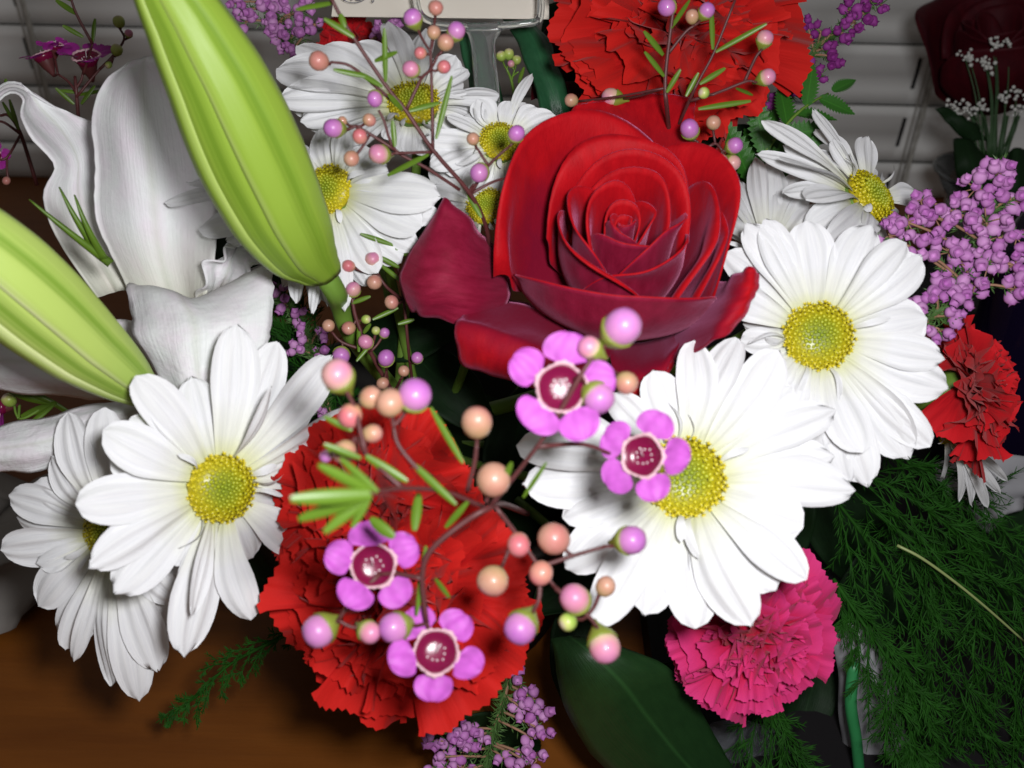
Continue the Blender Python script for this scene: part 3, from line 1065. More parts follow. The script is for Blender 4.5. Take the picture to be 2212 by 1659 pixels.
def lily_bud(label, base, tip, prof, offs, matl, seed, extra_stem, rot=0.0):
    """prof: (t, radius px) from base to tip; offs: (t, sideways px)"""
    rng = random.Random(seed)
    A, B = P(*base), P(*tip)
    ax = B - A
    root = thing('lily_bud', label, 'lily bud', A, 'closed lily buds')
    k = (base[2] + tip[2]) / 2 / FPX
    z = ax.normalized()
    x = z.cross(-FWD)
    x.normalize()
    y = z.cross(x)
    ts, rs = [q[0] for q in prof], [q[1] for q in prof]
    ot, oo = [q[0] for q in offs], [q[1] for q in offs]
    nu, nv = 44, 17

    def pt(t, a, rf):
        r = np.interp(t, ts, rs)
        lo, hi = np.interp(t - 0.05, ts, rs), np.interp(t + 0.05, ts, rs)
        k = (base[2] + (tip[2] - base[2]) * t) / FPX
        r = (r * 2 + lo + hi) / 4 * k * rf * 0.96
        o = np.interp(t, ot, oo) * k
        return A + ax * t + x * (o + r * math.cos(a)) + y * (r * math.sin(a))

    for kind, cnt, half, rf0 in (('inner', 3, 44, 0.955), ('outer', 3, 45, 1.0)):
        for q in range(cnt):
            ac = rot + 2 * math.pi * q / cnt + (math.pi / cnt if kind == 'inner' else 0)
            out = np.zeros((nu, nv, 3))
            for i in range(nu):
                t = ts[-1] * i / (nu - 1)
                for j in range(nv):
                    s = 2 * j / (nv - 1) - 1
                    hw = math.radians(half)
                    if kind == 'outer':
                        rf = rf0 + 0.035 * (1 - s * s) - 0.05 * math.exp(-(s / 0.16) ** 2) - 0.05 * max(0, abs(s) - 0.85) / 0.15 + 0.03 * math.exp(-((abs(s) - 0.72) / 0.14) ** 2)
                    else:
                        rf = rf0 + 0.03 * math.cos(math.pi * s) - 0.03 * math.exp(-(s / 0.2) ** 2)
                    out[i, j] = pt(t, ac + hw * s * (1 + 0.04 * math.sin(6 * t + q)), rf)
            vs, fs, uv = grid(out)
            o = part('tepal', vs, fs, [matl, matl], root, uv)
            thick(o, 0.0006)
    v, f = tube([A + ax * 0.02, A - z * 0.006, *extra_stem], 0.0034, 0.0026, 10, 6)
    part('stalk', v, f, M_STEM_G, root)
    return root


lily_bud('tall closed green lily bud standing upright in front of the white lily', (702, 594, .272), (335, -15, .222),
         [(0, 30), (.03, 52), (.08, 70), (.18, 96), (.30, 112), (.45, 122), (.58, 123), (.72, 114), (.85, 99), (.95, 84), (1.05, 64), (1.12, 36), (1.16, 4)],
         [(0, 0), (.1, -16), (.28, -14), (.5, 0), (.74, 20), (.92, 27), (1.14, 24)], M_BUD1, 41,
         [P(735, 660, .285), P(770, 740, .30), P(900, 900, .36)], rot=math.radians(62))
lily_bud('pale yellow-green lily bud lying low and pointing outward', (318, 852, .262), (-220, 395, .205),
         [(0, 28), (.05, 46), (.15, 68), (.3, 92), (.5, 112), (.65, 117), (.8, 105), (.92, 72), (1.0, 20), (1.02, 2)],
         [(0, 0), (.3, -8), (.6, -4), (1.0, 0)], M_BUD2, 42,
         [P(380, 900, .28), P(520, 1000, .33)], rot=math.radians(80))

# ------------------------------------------------------------------ waxflower pieces (shared meshes)
_v, _f = lathe([(0.05, -0.98), (0.5, -0.82), (0.85, -0.45), (1.0, 0.05), (0.93, 0.45), (0.72, 0.78), (0.35, 0.97), (0.03, 1.03)], 16)
BUD_ME = {kk: mesh('bud', _v, _f, mm) for kk, mm in BUDM.items()}
_v, _f = lathe([(0.10, -1.75), (0.22, -1.45), (0.55, -1.05), (0.86, -0.68), (1.0, -0.38), (1.03, -0.26), (0.97, -0.30)], 14)
WCALYX = mesh('calyx', _v, _f, M_CALYX)


def wax_flower_meshes():
    # cup (dark), rim (pale scalloped ring), petal, stigma, drops ; unit = petal tip radius 1
    v, f = lathe([(0.05, -0.45), (0.25, -0.38), (0.40, -0.12), (0.43, 0.01), (0.41, 0.01), (0.34, -0.10), (0.18, -0.13), (0.01, -0.14)], 20)
    cup = mesh('flower', v, f, M_WAXC)
    vs, fs = [], []
    nu, nv = 5, 60
    for i in range(nu):
        for j in range(nv):
            a = 2 * math.pi * j / nv
            r0 = 0.415 + 0.012 * math.cos(5 * a)
            r1 = 0.490 + 0.030 * math.cos(5 * a) + 0.016 * math.cos(20 * a)
            t = i / (nu - 1)
            r = r0 + (r1 - r0) * t
            vs.append((r * math.cos(a), r * math.sin(a), 0.02 + 0.06 * math.sin(math.pi * t) + 0.012 * math.sin(15 * a)))
    for i in range(nu - 1):
        for j in range(nv):
            j2 = (j + 1) % nv
            fs.append((i * nv + j, i * nv + j2, (i + 1) * nv + j2, (i + 1) * nv + j))
    rim = mesh('rim', vs, fs, M_WAXR)
    v, f = tube([(0, 0, -0.06), (0.02, 0.05, 0.12), (0.05, 0.14, 0.22)], 0.014, 0.010, 6, 3)
    stig = mesh('stigma', v, f, M_DOT)
    g = []
    for k in range(10):
        a = 2 * math.pi * k / 10 + 0.2
        r = 0.17 + 0.03 * math.sin(k * 2.3)
        q, ff = lathe([(0.016, -0.016), (0.022, 0.0), (0.015, 0.015), (0.002, 0.02)], 7)
        g.append(([(x + r * math.cos(a), y + r * math.sin(a), z - 0.085) for x, y, z in q], ff))
    v, f = join(*g)
    drops = mesh('nectar_drops', v, f, M_DOT)

    def pet(mm):
        nu, nv = 11, 11
        out = np.zeros((nu, nv, 3))
        for i in range(nu):
            u = i / (nu - 1)
            uu = 1 - (1 - u) ** 1.4
            wd = 0.345 * math.sqrt(max(0.0, 1 - (2 * uu - 1.02) ** 2)) ** 0.8 + 0.12 * (1 - uu)
            for j in range(nv):
                s = 2 * j / (nv - 1) - 1
                out[i, j] = (0.44 + 0.56 * uu, max(wd, 0.01) * s, 0.03 + 0.035 * math.sin(math.pi * uu) + 0.10 * uu + 0.05 * s * s * uu + 0.02 * math.sin(7 * s + 3 * uu))
        vs, fs, uv = grid(out)
        return mesh('petal', vs, fs, mm, uv)
    return cup, rim, stig, drops, pet(M_WAXP), pet(M_WAXP_D)


W_CUP, W_RIM, W_STIG, W_DROP, W_PET, W_PETD = wax_flower_meshes()
_ld = []
for _i in range(9):
    _u = _i / 8
    _w = 0.5 * math.sin(math.pi * min(1, 0.08 + 0.86 * _u)) ** 0.55
    _ld.append([(-_w, _u, 0.25 * math.sin(math.pi * _u) * 0.4), (0, _u, -0.18 * _w + 0.25 * math.sin(math.pi * _u) * 0.4), (_w, _u, 0.25 * math.sin(math.pi * _u) * 0.4)])
_v, _f, _u = grid(_ld)
_n = len(_v)
_v2 = np.concatenate([_v, _v - np.array([0, 0, 0.22])])
_fb = [tuple(i + _n for i in q)[::-1] for q in _f]
_rim = [(i * 3, (i + 1) * 3, (i + 1) * 3 + _n, i * 3 + _n) for i in range(8)] + [((i + 1) * 3 + 2, i * 3 + 2, i * 3 + 2 + _n, (i + 1) * 3 + 2 + _n) for i in range(8)]
NEEDLE_ME = mesh('leaf', _v2, list(_f) + _fb + _rim, M_NEEDLE)


def needle(parent, a, b, wpx, me=None, rng=None):
    A, B = P(*a), P(*b)
    y = B - A
    L = y.length
    y.normalize()
    n = (-FWD - y * (-FWD).dot(y)).normalized()
    x = y.cross(n)
    wd = wpx * a[2] / FPX
    M = Matrix(((x.x * wd, y.x * L, n.x * wd, A.x), (x.y * wd, y.y * L, n.y * wd, A.y), (x.z * wd, y.z * L, n.z * wd, A.z), (0, 0, 0, 1)))
    return inst('leaf', me or NEEDLE_ME, M, parent)


def wbud(parent, x, y, d, rpx, kind, frm=None, calyx=None, seed=0):
    """bud at pixel; frm = pixel its stalk comes from"""
    C = P(x, y, d)
    if frm is None:
        n = cv(random.Random(seed + int(x)).uniform(-.4, .4), 0.3, 0.9)
    else:
        n = (C - P(frm[0], frm[1], frm[2])).normalized()
        n = (n + cv(0, 0.0, 1) * 0.85).normalized()
    r = rpx * d / FPX
    o = inst('bud', BUD_ME[kind], frame(C, n, rot=seed + x, s=(r * (0.93 + 0.1 * ((x * 7) % 10) / 10), r * (0.92 + 0.1 * ((y * 3) % 10) / 10), r * (0.95 + 0.18 * ((x + y) % 7) / 7))), parent)
    if calyx is None:
        calyx = kind in 'PK'
    if calyx:
        sub('calyx', WCALYX, o)
    return C - n * r * 1.0


def wflower(parent, x, y, d, rpx, n, rot, dark=False, tilt=None, drops=True):
    C = P(x, y, d)
    r = rpx * d / FPX
    o = inst('flower', W_CUP, frame(C, cv(*n), rot=rot, s=r), parent)
    sub('rim', W_RIM, o)
    sub('stigma', W_STIG, o)
    q = sub('nectar_drops', W_DROP, o)
    q['kind'] = 'stuff'
    rng = random.Random(int(x * 7 + y))
    for k in range(5):
        M = Matrix.Rotation(2 * math.pi * k / 5 + rng.gauss(0, 0.06), 4, 'Z') @ Matrix.Rotation(rng.gauss(0.0, 0.16), 4, 'Y') @ Matrix.Rotation(rng.gauss(0, 0.12), 4, 'X') @ Matrix.Diagonal((rng.uniform(0.93, 1.06), rng.uniform(0.85, 1.12), rng.uniform(0.5, 1.3), 1))
        sub('petal', W_PETD if dark else W_PET, o, M)
    v, f = lathe([(0.05, -1.0), (0.12, -0.85), (0.3, -0.55), (0.40, -0.2), (0.41, -0.05)], 12)
    return C - cv(*n) * r * 0.9, cv(*n)


def sprig(label, root_px, stems, buds, flowers, leaves, dflt, srad=0.0008, seed=0, twig=None, dark=False, group='waxflower sprigs'):
    """stems: polylines of (x,y[,d]); buds: (x,y,r,kind[,stalk origin x,y]) ; leaves: (x0,y0,x1,y1[,d[,w]])"""
    rng = random.Random(seed)

    def D(q):
        return (q[0], q[1], q[2] if len(q) > 2 and q[2] is not None else dflt)
    root = thing('waxflower_sprig', label, 'waxflower', P(*D(root_px)), group)
    geos = []
    for i, pl in enumerate(stems):
        pts = [P(*D(q)) for q in pl]
        r = srad * (1.0 if i == 0 else 0.72)
        if len(pts) == 2:
            pts = [pts[0], pts[0].lerp(pts[1], 0.5) + Vector((rng.gauss(0, .0003), rng.gauss(0, .0003), rng.gauss(0, .0003))), pts[1]]
        geos.append(tube(pts, r, r * 0.7, 6, 4))
    nodes = [D(q) for pl in stems for q in pl]
    for b in buds:
        x, y, r, kd = b[:4]
        d = b[4] if len(b) > 4 and b[4] else dflt
        nd = min(nodes, key=lambda q: (q[0] - x) ** 2 + (q[1] - y) ** 2)
        base = wbud(root, x, y, d, r, kd, nd, seed=seed)
        st = P(*nd)
        if (st - base).length > 0.0004:
            mid = st.lerp(base, 0.55) + cv(0, -0.3, 0.2) * 0.0006
            geos.append(tube([st, mid, base], srad * 0.5, srad * 0.6, 5, 4))
    for fl_ in flowers:
        x, y, r, n, rot = fl_[:5]
        d = fl_[5] if len(fl_) > 5 and fl_[5] else dflt
        nd = min(nodes, key=lambda q: (q[0] - x) ** 2 + (q[1] - y) ** 2)
        base, nn = wflower(root, x, y, d, r, n, rot, dark)
        st = P(*nd)
        rr = r * d / FPX
        v, f = lathe([(0.06, -0.95), (0.14, -0.8), (0.32, -0.5), (0.43, -0.2), (0.445, -0.06)], 12, True, False)
        part('calyx', xf(frame(P(x, y, d), nn, s=(rr * 0.8, rr * 0.8, rr)) if dark else frame(P(x, y, d), nn, s=rr), v), f, M_STEM_R if dark else M_CALYX, root)
        geos.append(tube([st, st.lerp(base, .5), base], srad * 0.55, srad * 0.7, 5, 4))
    v, f = join(*geos)
    part('stem', v, f, twig or M_STEM_R, root)
    for q in leaves:
        d = q[4] if len(q) > 4 and q[4] else dflt
        wv = q[5] if len(q) > 5 else 12
        needle(root, (q[0], q[1], d), (q[2], q[3], d - rng.uniform(-0.004, 0.006)), wv)
    return root


# sprig over the daisies, upper middle
sprig('thin branching waxflower sprig with round peach and mauve buds across the white daisies', (1060, 560, .285),
      [[(1060, 560, .285), (1050, 490, .272), (1016, 419, .262), (935, 324, .254), (877, 239, .250), (833, 184, .248), (751, 61, .243), (712, -10, .240)],
       [(871, 239, .250), (815, 190, .249), (758, 143, .248), (715, 134, .246)],
       [(993, 410, .262), (920, 362, .257), (854, 324, .254), (830, 262, .251), (818, 238, .250)],
       [(854, 324, .254), (800, 290, .252), (770, 272, .251)],
       [(935, 328, .255), (890, 330, .253), (850, 331, .251)],
       [(935, 328, .255), (934, 240, .252), (932, 170, .250), (930, 112, .247)],
       [(877, 239, .251), (900, 190, .250), (912, 167, .249), (930, 150, .248), (946, 119, .246)],
       [(1016, 419, .262), (1055, 358, .258), (1099, 317, .256)],
       [(1055, 358, .258), (1040, 335, .257), (1032, 322, .256)],
       [(1012, 419, .262), (1024, 398, .260)], [(1016, 419, .262), (1060, 395, .262), (1090, 385, .264)]],
      [(690, 132, 22, 'C', .246), (722, 277, 22, 'P', .250), (797, 260, 15, 'C', .251), (777, 294, 17, 'R', .250), (760, 342, 18, 'C', .250), (820, 333, 22, 'K', .250), (810, 213, 18, 'P', .249),
       (892, 40, 21, 'P', .246), (941, 18, 17, 'C', .246), (985, 68, 20, 'P', .246), (937, 71, 16, 'C', .246), (962, 93, 18, 'C', .244), (909, 115, 14, 'R', .247), (888, 150, 19, 'K', .246), (958, 145, 15, 'R', .247),
       (1022, 301, 15, 'C', .256), (1115, 290, 19, 'P', .254), (1036, 373, 21, 'P', .257), (740, 262, 11, 'C', .251)],
      [], [(884, 239, 949, 222, .248), (942, 300, 976, 164, .248), (837, 379, 925, 334, .254), (775, 157, 826, 187, .247), (833, 177, 830, 61, .247), (809, 132, 857, 112, .246), (853, 317, 848, 260, .252),
           (790, 165, 720, 150, .247), (765, 80, 700, 40, .240, 14), (735, 30, 745, 60, .240, 14), (722, 5, 640, 20, .243), (1010, 418, 1040, 470, .264), (870, 238, 840, 205, .249)],
      .252, 0.00068, 51)
# front sprig
sprig('blurred waxflower sprig with four open pink blooms hanging over the red carnation', (1120, 1085, .26),
      [[(1140, 1110, .262), (1090, 1090, .225), (1060, 1095, .205), (1000, 1130, .203), (930, 1190, .203), (912, 1250, .204), (922, 1345, .206)],
       [(1060, 1092, .205), (1110, 1030, .203), (1160, 965, .200), (1195, 915, .199)],
       [(1045, 1095, .205), (960, 1062, .198), (870, 1055, .190), (800, 1065, .180)],
       [(960, 1062, .198), (900, 1010, .196), (860, 960, .196), (850, 920, .196)],
       [(870, 1055, .190), (830, 1020, .190), (790, 980, .192), (770, 945, .194)],
       [(1050, 1085, .205), (1055, 1060, .204)], [(1010, 1060, .202), (1025, 1000, .200), (1030, 960, .199)],
       [(1070, 1095, .206), (1120, 1160, .208), (1165, 1225, .208), (1200, 1270, .208)],
       [(1165, 1225, .208), (1240, 1200, .208), (1310, 1180, .208)],
       [(1120, 1160, .208), (1090, 1210, .206)], [(1200, 1270, .208), (1270, 1330, .208), (1290, 1355, .208)],
       [(912, 1250, .204), (860, 1240, .206), (820, 1240, .207)],
       [(1160, 965, .200), (1260, 960, .205), (1330, 985, .21)],
       [(1195, 915, .199), (1255, 810, .196), (1290, 760, .196)],
       [(820, 1240, .207), (760, 1300, .206), (730, 1340, .206)], [(1165, 1225, .208), (1165, 1290, .206), (1150, 1325, .206)],
       [(790, 980, .192), (765, 880, .194), (745, 840, .195)]],
      [(895, 855, 38, 'P', .196), (1342, 708, 42, 'P', .195), (690, 1362, 37, 'P', .206), (853, 1355, 34, 'P', .206), (1125, 1355, 37, 'P', .206), (1362, 1167, 34, 'P', .208), (730, 812, 37, 'K', .195),
       (1243, 1295, 34, 'K', .208), (1305, 1395, 35, 'K', .208), (1292, 858, 36, 'P', .198), (1275, 752, 26, 'K', .197), (1352, 826, 26, 'C', .205),
       (843, 872, 33, 'C', .195), (800, 860, 27, 'C', .197), (757, 897, 28, 'R', .195), (803, 937, 22, 'C', .197), (1030, 915, 35, 'C', .199), (1065, 1038, 39, 'C', .203), (1198, 1165, 36, 'C', .207),
       (1120, 1175, 27, 'R', .207), (1065, 1253, 35, 'C', .206), (1168, 1237, 28, 'R', .206), (797, 1365, 24, 'K', .206), (1228, 1343, 20, 'G', .209), (1307, 1268, 22, 'C', .21), (745, 975, 26, 'C', .194), (705, 985, 14, 'P', .196)],
      [(1212, 838, 118, (0.02, 0.05, 1), math.radians(10), .198), (1388, 985, 102, (-0.45, 0.1, 0.9), math.radians(-2), .206), (806, 1222, 106, (0.1, 0.12, 1), math.radians(22), .206), (942, 1408, 106, (0.05, 0.40, 0.9), math.radians(-20), .206)],
      [(800, 1068, 628, 1078, .165, 34), (800, 1068, 645, 1122, .165, 30), (800, 1062, 690, 1005, .168, 24), (800, 1068, 700, 1150, .168, 26), (815, 1062, 735, 990, .172, 18), (800, 1070, 760, 1140, .175, 18),
       (890, 1000, 985, 1090, .196, 17), (1000, 1000, 930, 880, .198, 15), (790, 985, 880, 1040, .190, 20), (895, 1145, 905, 1065, .199, 22), (1010, 1085, 962, 1140, .201, 15), (700, 960, 780, 990, .185, 16),
       (850, 1160, 800, 1120, .190, 26), (920, 1180, 900, 1330, .205, 12), (1085, 1045, 1105, 1000, .203, 15), (760, 930, 700, 900, .195, 14), (940, 1250, 970, 1290, .205, 11), (1130, 1075, 1180, 1000, .207, 10)],
      .200, 0.00078, 52)
# small bud sprig below the lily bud's foot
sprig('tight waxflower sprig of tiny peach buds beside the lily bud stalk', (905, 930, .34),
      [[(905, 930, .34), (850, 850, .30), (800, 760, .288), (770, 690, .284), (760, 640, .282)],
       [(905, 930, .34), (885, 780, .30), (872, 650, .29), (850, 528, .285)],
       [(800, 760, .288), (740, 740, .286), (715, 715, .286)], [(850, 850, .30), (835, 800, .29)], [(872, 650, .29), (835, 620, .285), (815, 590, .284)],
       [(850, 850, .30), (865, 820, .292)], [(885, 780, .30), (900, 785, .30)]],
      [(754, 575, 14, 'R', .282), (805, 561, 17, 'K', .283), (763, 626, 17, 'K', .281), (809, 609, 17, 'C', .281), (846, 653, 16, 'C', .281), (710, 704, 15, 'C', .284), (754, 708, 15, 'C', .283), (790, 739, 17, 'K', .282),
       (834, 774, 19, 'P', .285), (812, 715, 10, 'G', .284), (872, 802, 13, 'C', .289), (827, 827, 14, 'C', .287), (901, 773, 13, 'P', .295), (737, 768, 20, 'P', .285), (790, 690, 11, 'G', .285), (830, 720, 12, 'P', .288)],
      [], [(850, 528, 806, 433, .284, 10), (850, 528, 871, 440, .284, 10), (850, 530, 779, 505, .284, 11), (855, 540, 895, 491, .284, 11), (855, 550, 905, 545, .286, 10), (819, 554, 863, 578, .283, 11), (870, 610, 820, 570, .286, 10),
           (760, 655, 800, 640, .282, 10), (805, 690, 860, 665, .283, 10), (775, 760, 775, 690, .283, 9), (800, 745, 770, 780, .283, 9), (785, 720, 800, 700, .282, 9), (860, 700, 895, 690, .29, 10), (868, 620, 885, 560, .288, 10)],
      .285, 0.0008, 53)
# sprig over the scarlet carnation
sprig('waxflower sprig with green-based buds standing before the scarlet carnation', (1450, 330, .30),
      [[(1450, 330, .31), (1440, 230, .285), (1437, 190, .282), (1440, 136, .280), (1457, 0, .274), (1460, -20, .273)],
       [(1440, 330, .31), (1490, 215, .285), (1512, 170, .281), (1543, 112, .278), (1588, 0, .273)],
       [(1490, 218, .285), (1550, 200, .281), (1608, 177, .278), (1625, 175, .277)],
       [(1608, 177, .278), (1632, 125, .277), (1645, 108, .276)],
       [(1440, 330, .31), (1520, 320, .285), (1545, 310, .283), (1560, 325, .282)], [(1520, 320, .285), (1505, 305, .282)],
       [(1440, 120, .280), (1480, 70, .278), (1500, 55, .277)]],
      [(1652, 84, 19, 'K', .276), (1656, 167, 19, 'K', .277), (1490, 280, 22, 'P', .280), (1541, 266, 16, 'C', .281), (1586, 315, 18, 'P', .281), (1557, 348, 17, 'R', .281), (1582, 351, 18, 'K', .284), (1574, 382, 15, 'P', .287),
       (1526, 24, 18, 'P', .276), (1495, 37, 15, 'C', .277), (1441, 15, 20, 'P', .274), (1521, 201, 13, 'G', .281), (1235, 217, 15, 'C', .30), (1322, 210, 20, 'K', .30)],
      [], [(1546, 112, 1656, 51, .277, 11), (1509, 235, 1622, 218, .279, 12), (1512, 181, 1567, 147, .280, 12), (1482, 208, 1509, 157, .281, 11), (1540, 106, 1536, 10, .277, 11), (1433, 119, 1392, 68, .279, 13), (1435, 165, 1393, 112, .280, 11),
           (1440, 200, 1470, 150, .281, 11), (1450, 60, 1490, 0, .276, 10), (1590, 190, 1625, 205, .278, 8)],
      .280, 0.00072, 54)
# dark purple waxflowers by the blind
sprig('purple waxflower sprig with green buds in front of the blind beside the lily', (172, 330, .37),
      [[(172, 330, .37), (170, 266, .365), (165, 200, .36), (162, 165, .36)], [(165, 200, .36), (125, 160, .36)], [(165, 190, .36), (180, 150, .36)],
       [(165, 210, .36), (215, 150, .36), (245, 125, .36)], [(215, 150, .36), (245, 120, .36), (268, 85, .36), (258, 60, .36)], [(200, 95, .352), (165, 30, .348), (150, -15, .345)], [(180, 160, .36), (200, 95, .352)]],
      [(257, 48, 13, 'G'), (252, 109, 13, 'G'), (278, 73, 9, 'K'), (235, 140, 8, 'G')],
      [(186, 122, 62, (0.05, 0.72, 0.7), 0.3), (92, 118, 52, (-0.35, 0.85, 0.35), 0.8), (118, 96, 36, (0.2, 0.9, 0.5), 0.2)],
      [(180, 80, 135, 55, .35, 10), (200, 90, 205, 40, .352, 9), (165, 30, 120, 0, .348, 12), (152, 0, 128, -20, .346, 12), (160, 225, 120, 190, .36, 9), (175, 225, 205, 185, .36, 9), (170, 200, 130, 195, .362, 8), (170, 205, 225, 195, .362, 8)],
      .36, 0.0008, 55, dark=True)
sprig('few purple waxflower blooms peering out beside the curled lily tepal', (40, 330, .37),
      [[(80, 400, .38), (45, 290, .37), (20, 250, .365), (0, 250, .365)], [(45, 290, .37), (10, 265, .366), (-10, 262, .366)], [(45, 290, .37), (15, 340, .366), (-10, 345, .365)]],
      [(14, 390, 9, 'C')], [(-14, 335, 36, (0.6, 0.3, 0.7), 0.4)], [(40, 280, 20, 215, .365, 9), (30, 262, 5, 220, .365, 8), (15, 200, 12, 170, .365, 9)], .365, 0.0008, 56, dark=True)
sprig('purple waxflower turned away among dark needles below the pale lily bud', (150, 890, .33),
      [[(190, 920, .335), (110, 870, .322), (75, 865, .320)], [(110, 870, .322), (60, 835, .320)], [(110, 870, .322), (60, 900, .320), (40, 905, .32)]],
      [(20, 865, 16, 'G')], [(-2, 880, 44, (-0.75, -0.1, 0.5), 0.3)], [(110, 870, 20, 845, .32, 20), (120, 870, 45, 900, .32, 16), (115, 875, 60, 920, .32, 12), (110, 868, 55, 845, .318, 10), (150, 890, 80, 850, .325, 10)],
      .320, 0.0008, 57, dark=True, twig=M_STEM_G)
sprig('small waxflower tips with green buds between the strap leaves', (1105, 210, .345),
      [[(1115, 230, .35), (1105, 175, .345), (1095, 150, .342)], [(1105, 175, .345), (1112, 150, .342)], [(1105, 175, .345), (1120, 155, .342)]],
      [(1083, 122, 12, 'G', .342), (1099, 118, 12, 'G', .342), (1116, 130, 11, 'G', .342), (1104, 138, 8, 'K', .340)], [], [(1120, 180, 1132, 145, .342, 8)], .342, 0.0006, 58, twig=M_STEM_G)


# ------------------------------------------------------------------ heather
def bell_mesh(matl):
    nu = 8
    prof = [(0.12, -0.95), (0.62, -0.75), (0.95, -0.2), (1.0, 0.2), (0.78, 0.62), (0.60, 0.80), (0.78, 1.05), (0.62, 0.98), (0.42, 0.55), (0.2, 0.3)]
    vs, fs = [], []
    seg = 12
    for i, (r, z) in enumerate(prof):
        for k in range(seg):
            a = 2 * math.pi * k / seg
            lob = 1.0 + (0.16 * math.cos(4 * a) if i in (6, 7) else 0.05 * math.cos(4 * a))
            vs.append((r * lob * math.cos(a), r * lob * math.sin(a), z + (0.12 * math.cos(4 * a) if i == 6 else 0)))
    for i in range(len(prof) - 1):
        for k in range(seg):
            k2 = (k + 1) % seg
            fs.append((i * seg + k, i * seg + k2, (i + 1) * seg + k2, (i + 1) * seg + k))
    fs.append(tuple(range(seg))[::-1])
    fs.append(tuple(range((len(prof) - 1) * seg, len(prof) * seg)))
    return mesh('bell', vs, fs, matl)


BELL, BELLD = bell_mesh(M_BELL), bell_mesh(M_BELL_D)


def heather(label, spine, d, clusters, bpx, me, seed, needle_n=500, twig_r=0.001, dens=1.0):
    rng = random.Random(seed)
    root = thing('heather_sprig', label, 'heather', P(spine[0][0], spine[0][1], d + 0.01), 'heather sprigs')
    geos = [tube([P(x, y, d + 0.004) for x, y in spine], twig_r, twig_r * 0.6, 6, 5)]
    sp = [np.array(q) for q in spine]
    # dense sampling of the spine
    ss = catmull(np.array(spine, dtype=float), 60)
    ng = []

    def add_needles(A, B, n, L=0.0042):
        for q in range(n):
            t = rng.random()
            p = A.lerp(B, t)
            dr = ((B - A).normalized() * 0.7 + Vector((rng.gauss(0, 1), rng.gauss(0, 1), rng.gauss(0, 1))).normalized() * 0.9).normalized()
            s = dr.orthogonal().normalized() * 0.00028
            s2 = dr.cross(s).normalized() * 0.00028
            e = p + dr * L * rng.uniform(0.6, 1.1)
            m = p.lerp(e, 0.5)
            ng.append(([p, m + s, m + s2 * 0.8 - s * 0.5, m - s2 * 0.8 - s * 0.5, e], [(0, 1, 2), (0, 2, 3), (0, 3, 1), (4, 2, 1), (4, 3, 2), (4, 1, 3)]))

    for i in range(len(spine) - 1):
        add_needles(P(*spine[i], d + 0.003), P(*spine[i + 1], d + 0.003), needle_n // (2 * (len(spine) - 1)))
    for (cx, cy, cr) in clusters:
        j = int(np.argmin(((ss - np.array([cx, cy])) ** 2).sum(axis=1)))
        A = P(*ss[max(0, j - 4)], d + 0.004)
        B = P(cx, cy, d)
        geos.append(tube([A, A.lerp(B, 0.6) + cv(0, .2, .3) * 0.001, B], twig_r * 0.5, twig_r * 0.35, 5, 3))
        add_needles(A, B, needle_n // (2 * max(1, len(clusters))), 0.0036)
        n = max(3, int(dens * 1.9 * (cr / bpx) ** 1.6))
        pts = []
        tries = 0
        while len(pts) < n and tries < 400:
            tries += 1
            a = rng.uniform(0, 6.28)
            rr = cr * math.sqrt(rng.random())
            q = (cx + rr * math.cos(a), cy + rr * math.sin(a), d + rng.uniform(-1, 1) * cr * 0.7 * d / FPX)
            Q = P(*q)
            if all((Q - z).length > bpx * 1.2 * d / FPX for z in pts):
                pts.append(Q)
        for Q in pts:
            out = (Q - (A.lerp(B, 0.7) - cv(0, 0, 1) * -0.0).lerp(B, 0.5))
            out = out.normalized() if out.length > 1e-5 else cv(0, 0, 1)
            nrm = (out + cv(rng.gauss(0, .5), rng.gauss(0, .5) - 0.1, 0.55)).normalized()
            s = bpx * d / FPX * rng.uniform(0.78, 1.12)
            inst('bell', me, frame(Q, nrm, rot=rng.uniform(0, 6), s=(s * 0.92, s * 0.92, s * 1.05)), root)
            geos.append(tube([B.lerp(Q, 0.1), Q - nrm * s * 0.9], twig_r * 0.22, None, 4, 1))
    v, f = join(*geos)
    part('twig', v, f, M_STEM_W, root)
    v, f = join(*ng)
    part('needle_leaves', v, f, M_HNEEDLE, root, stuff=True, smooth=False)
    return root


heather('full mauve heather sprig between the daisy and the side-facing carnation', [(1960, 720), (2060, 650), (2110, 560), (2140, 460), (2165, 350)], .285,
        [(2110, 405, 42), (2160, 375, 40), (2185, 430, 36), (1988, 430, 26), (1960, 480, 34), (2020, 470, 34), (2062, 460, 40), (2130, 480, 50), (2050, 545, 40), (2135, 570, 46), (2195, 510, 36), (2195, 575, 34), (2020, 625, 26),
         (2065, 620, 28), (2100, 630, 34), (2190, 625, 30), (2030, 712, 22), (1920, 510, 26), (1995, 545, 30), (2000, 660, 20), (2060, 690, 18), (1885, 515, 16)], 14.5, BELL, 61, 1100, dens=1.1)
heather('dark purple heather spike leaning beside the scarlet carnation before the blind', [(1660, 270), (1700, 205), (1760, 110), (1830, 45), (1890, -20)], .350,
        [(1832, 18, 20), (1868, 30, 22), (1848, 48, 24), (1772, 66, 16), (1822, 72, 14), (1722, 118, 14), (1790, 108, 12), (1800, 128, 16), (1738, 148, 18), (1712, 150, 12), (1775, 160, 14), (1700, 190, 16), (1722, 200, 14), (1672, 222, 16), (1740, 50, 10), (1880, 5, 14), (1905, 10, 12)],
        11.5, BELLD, 62, 700)
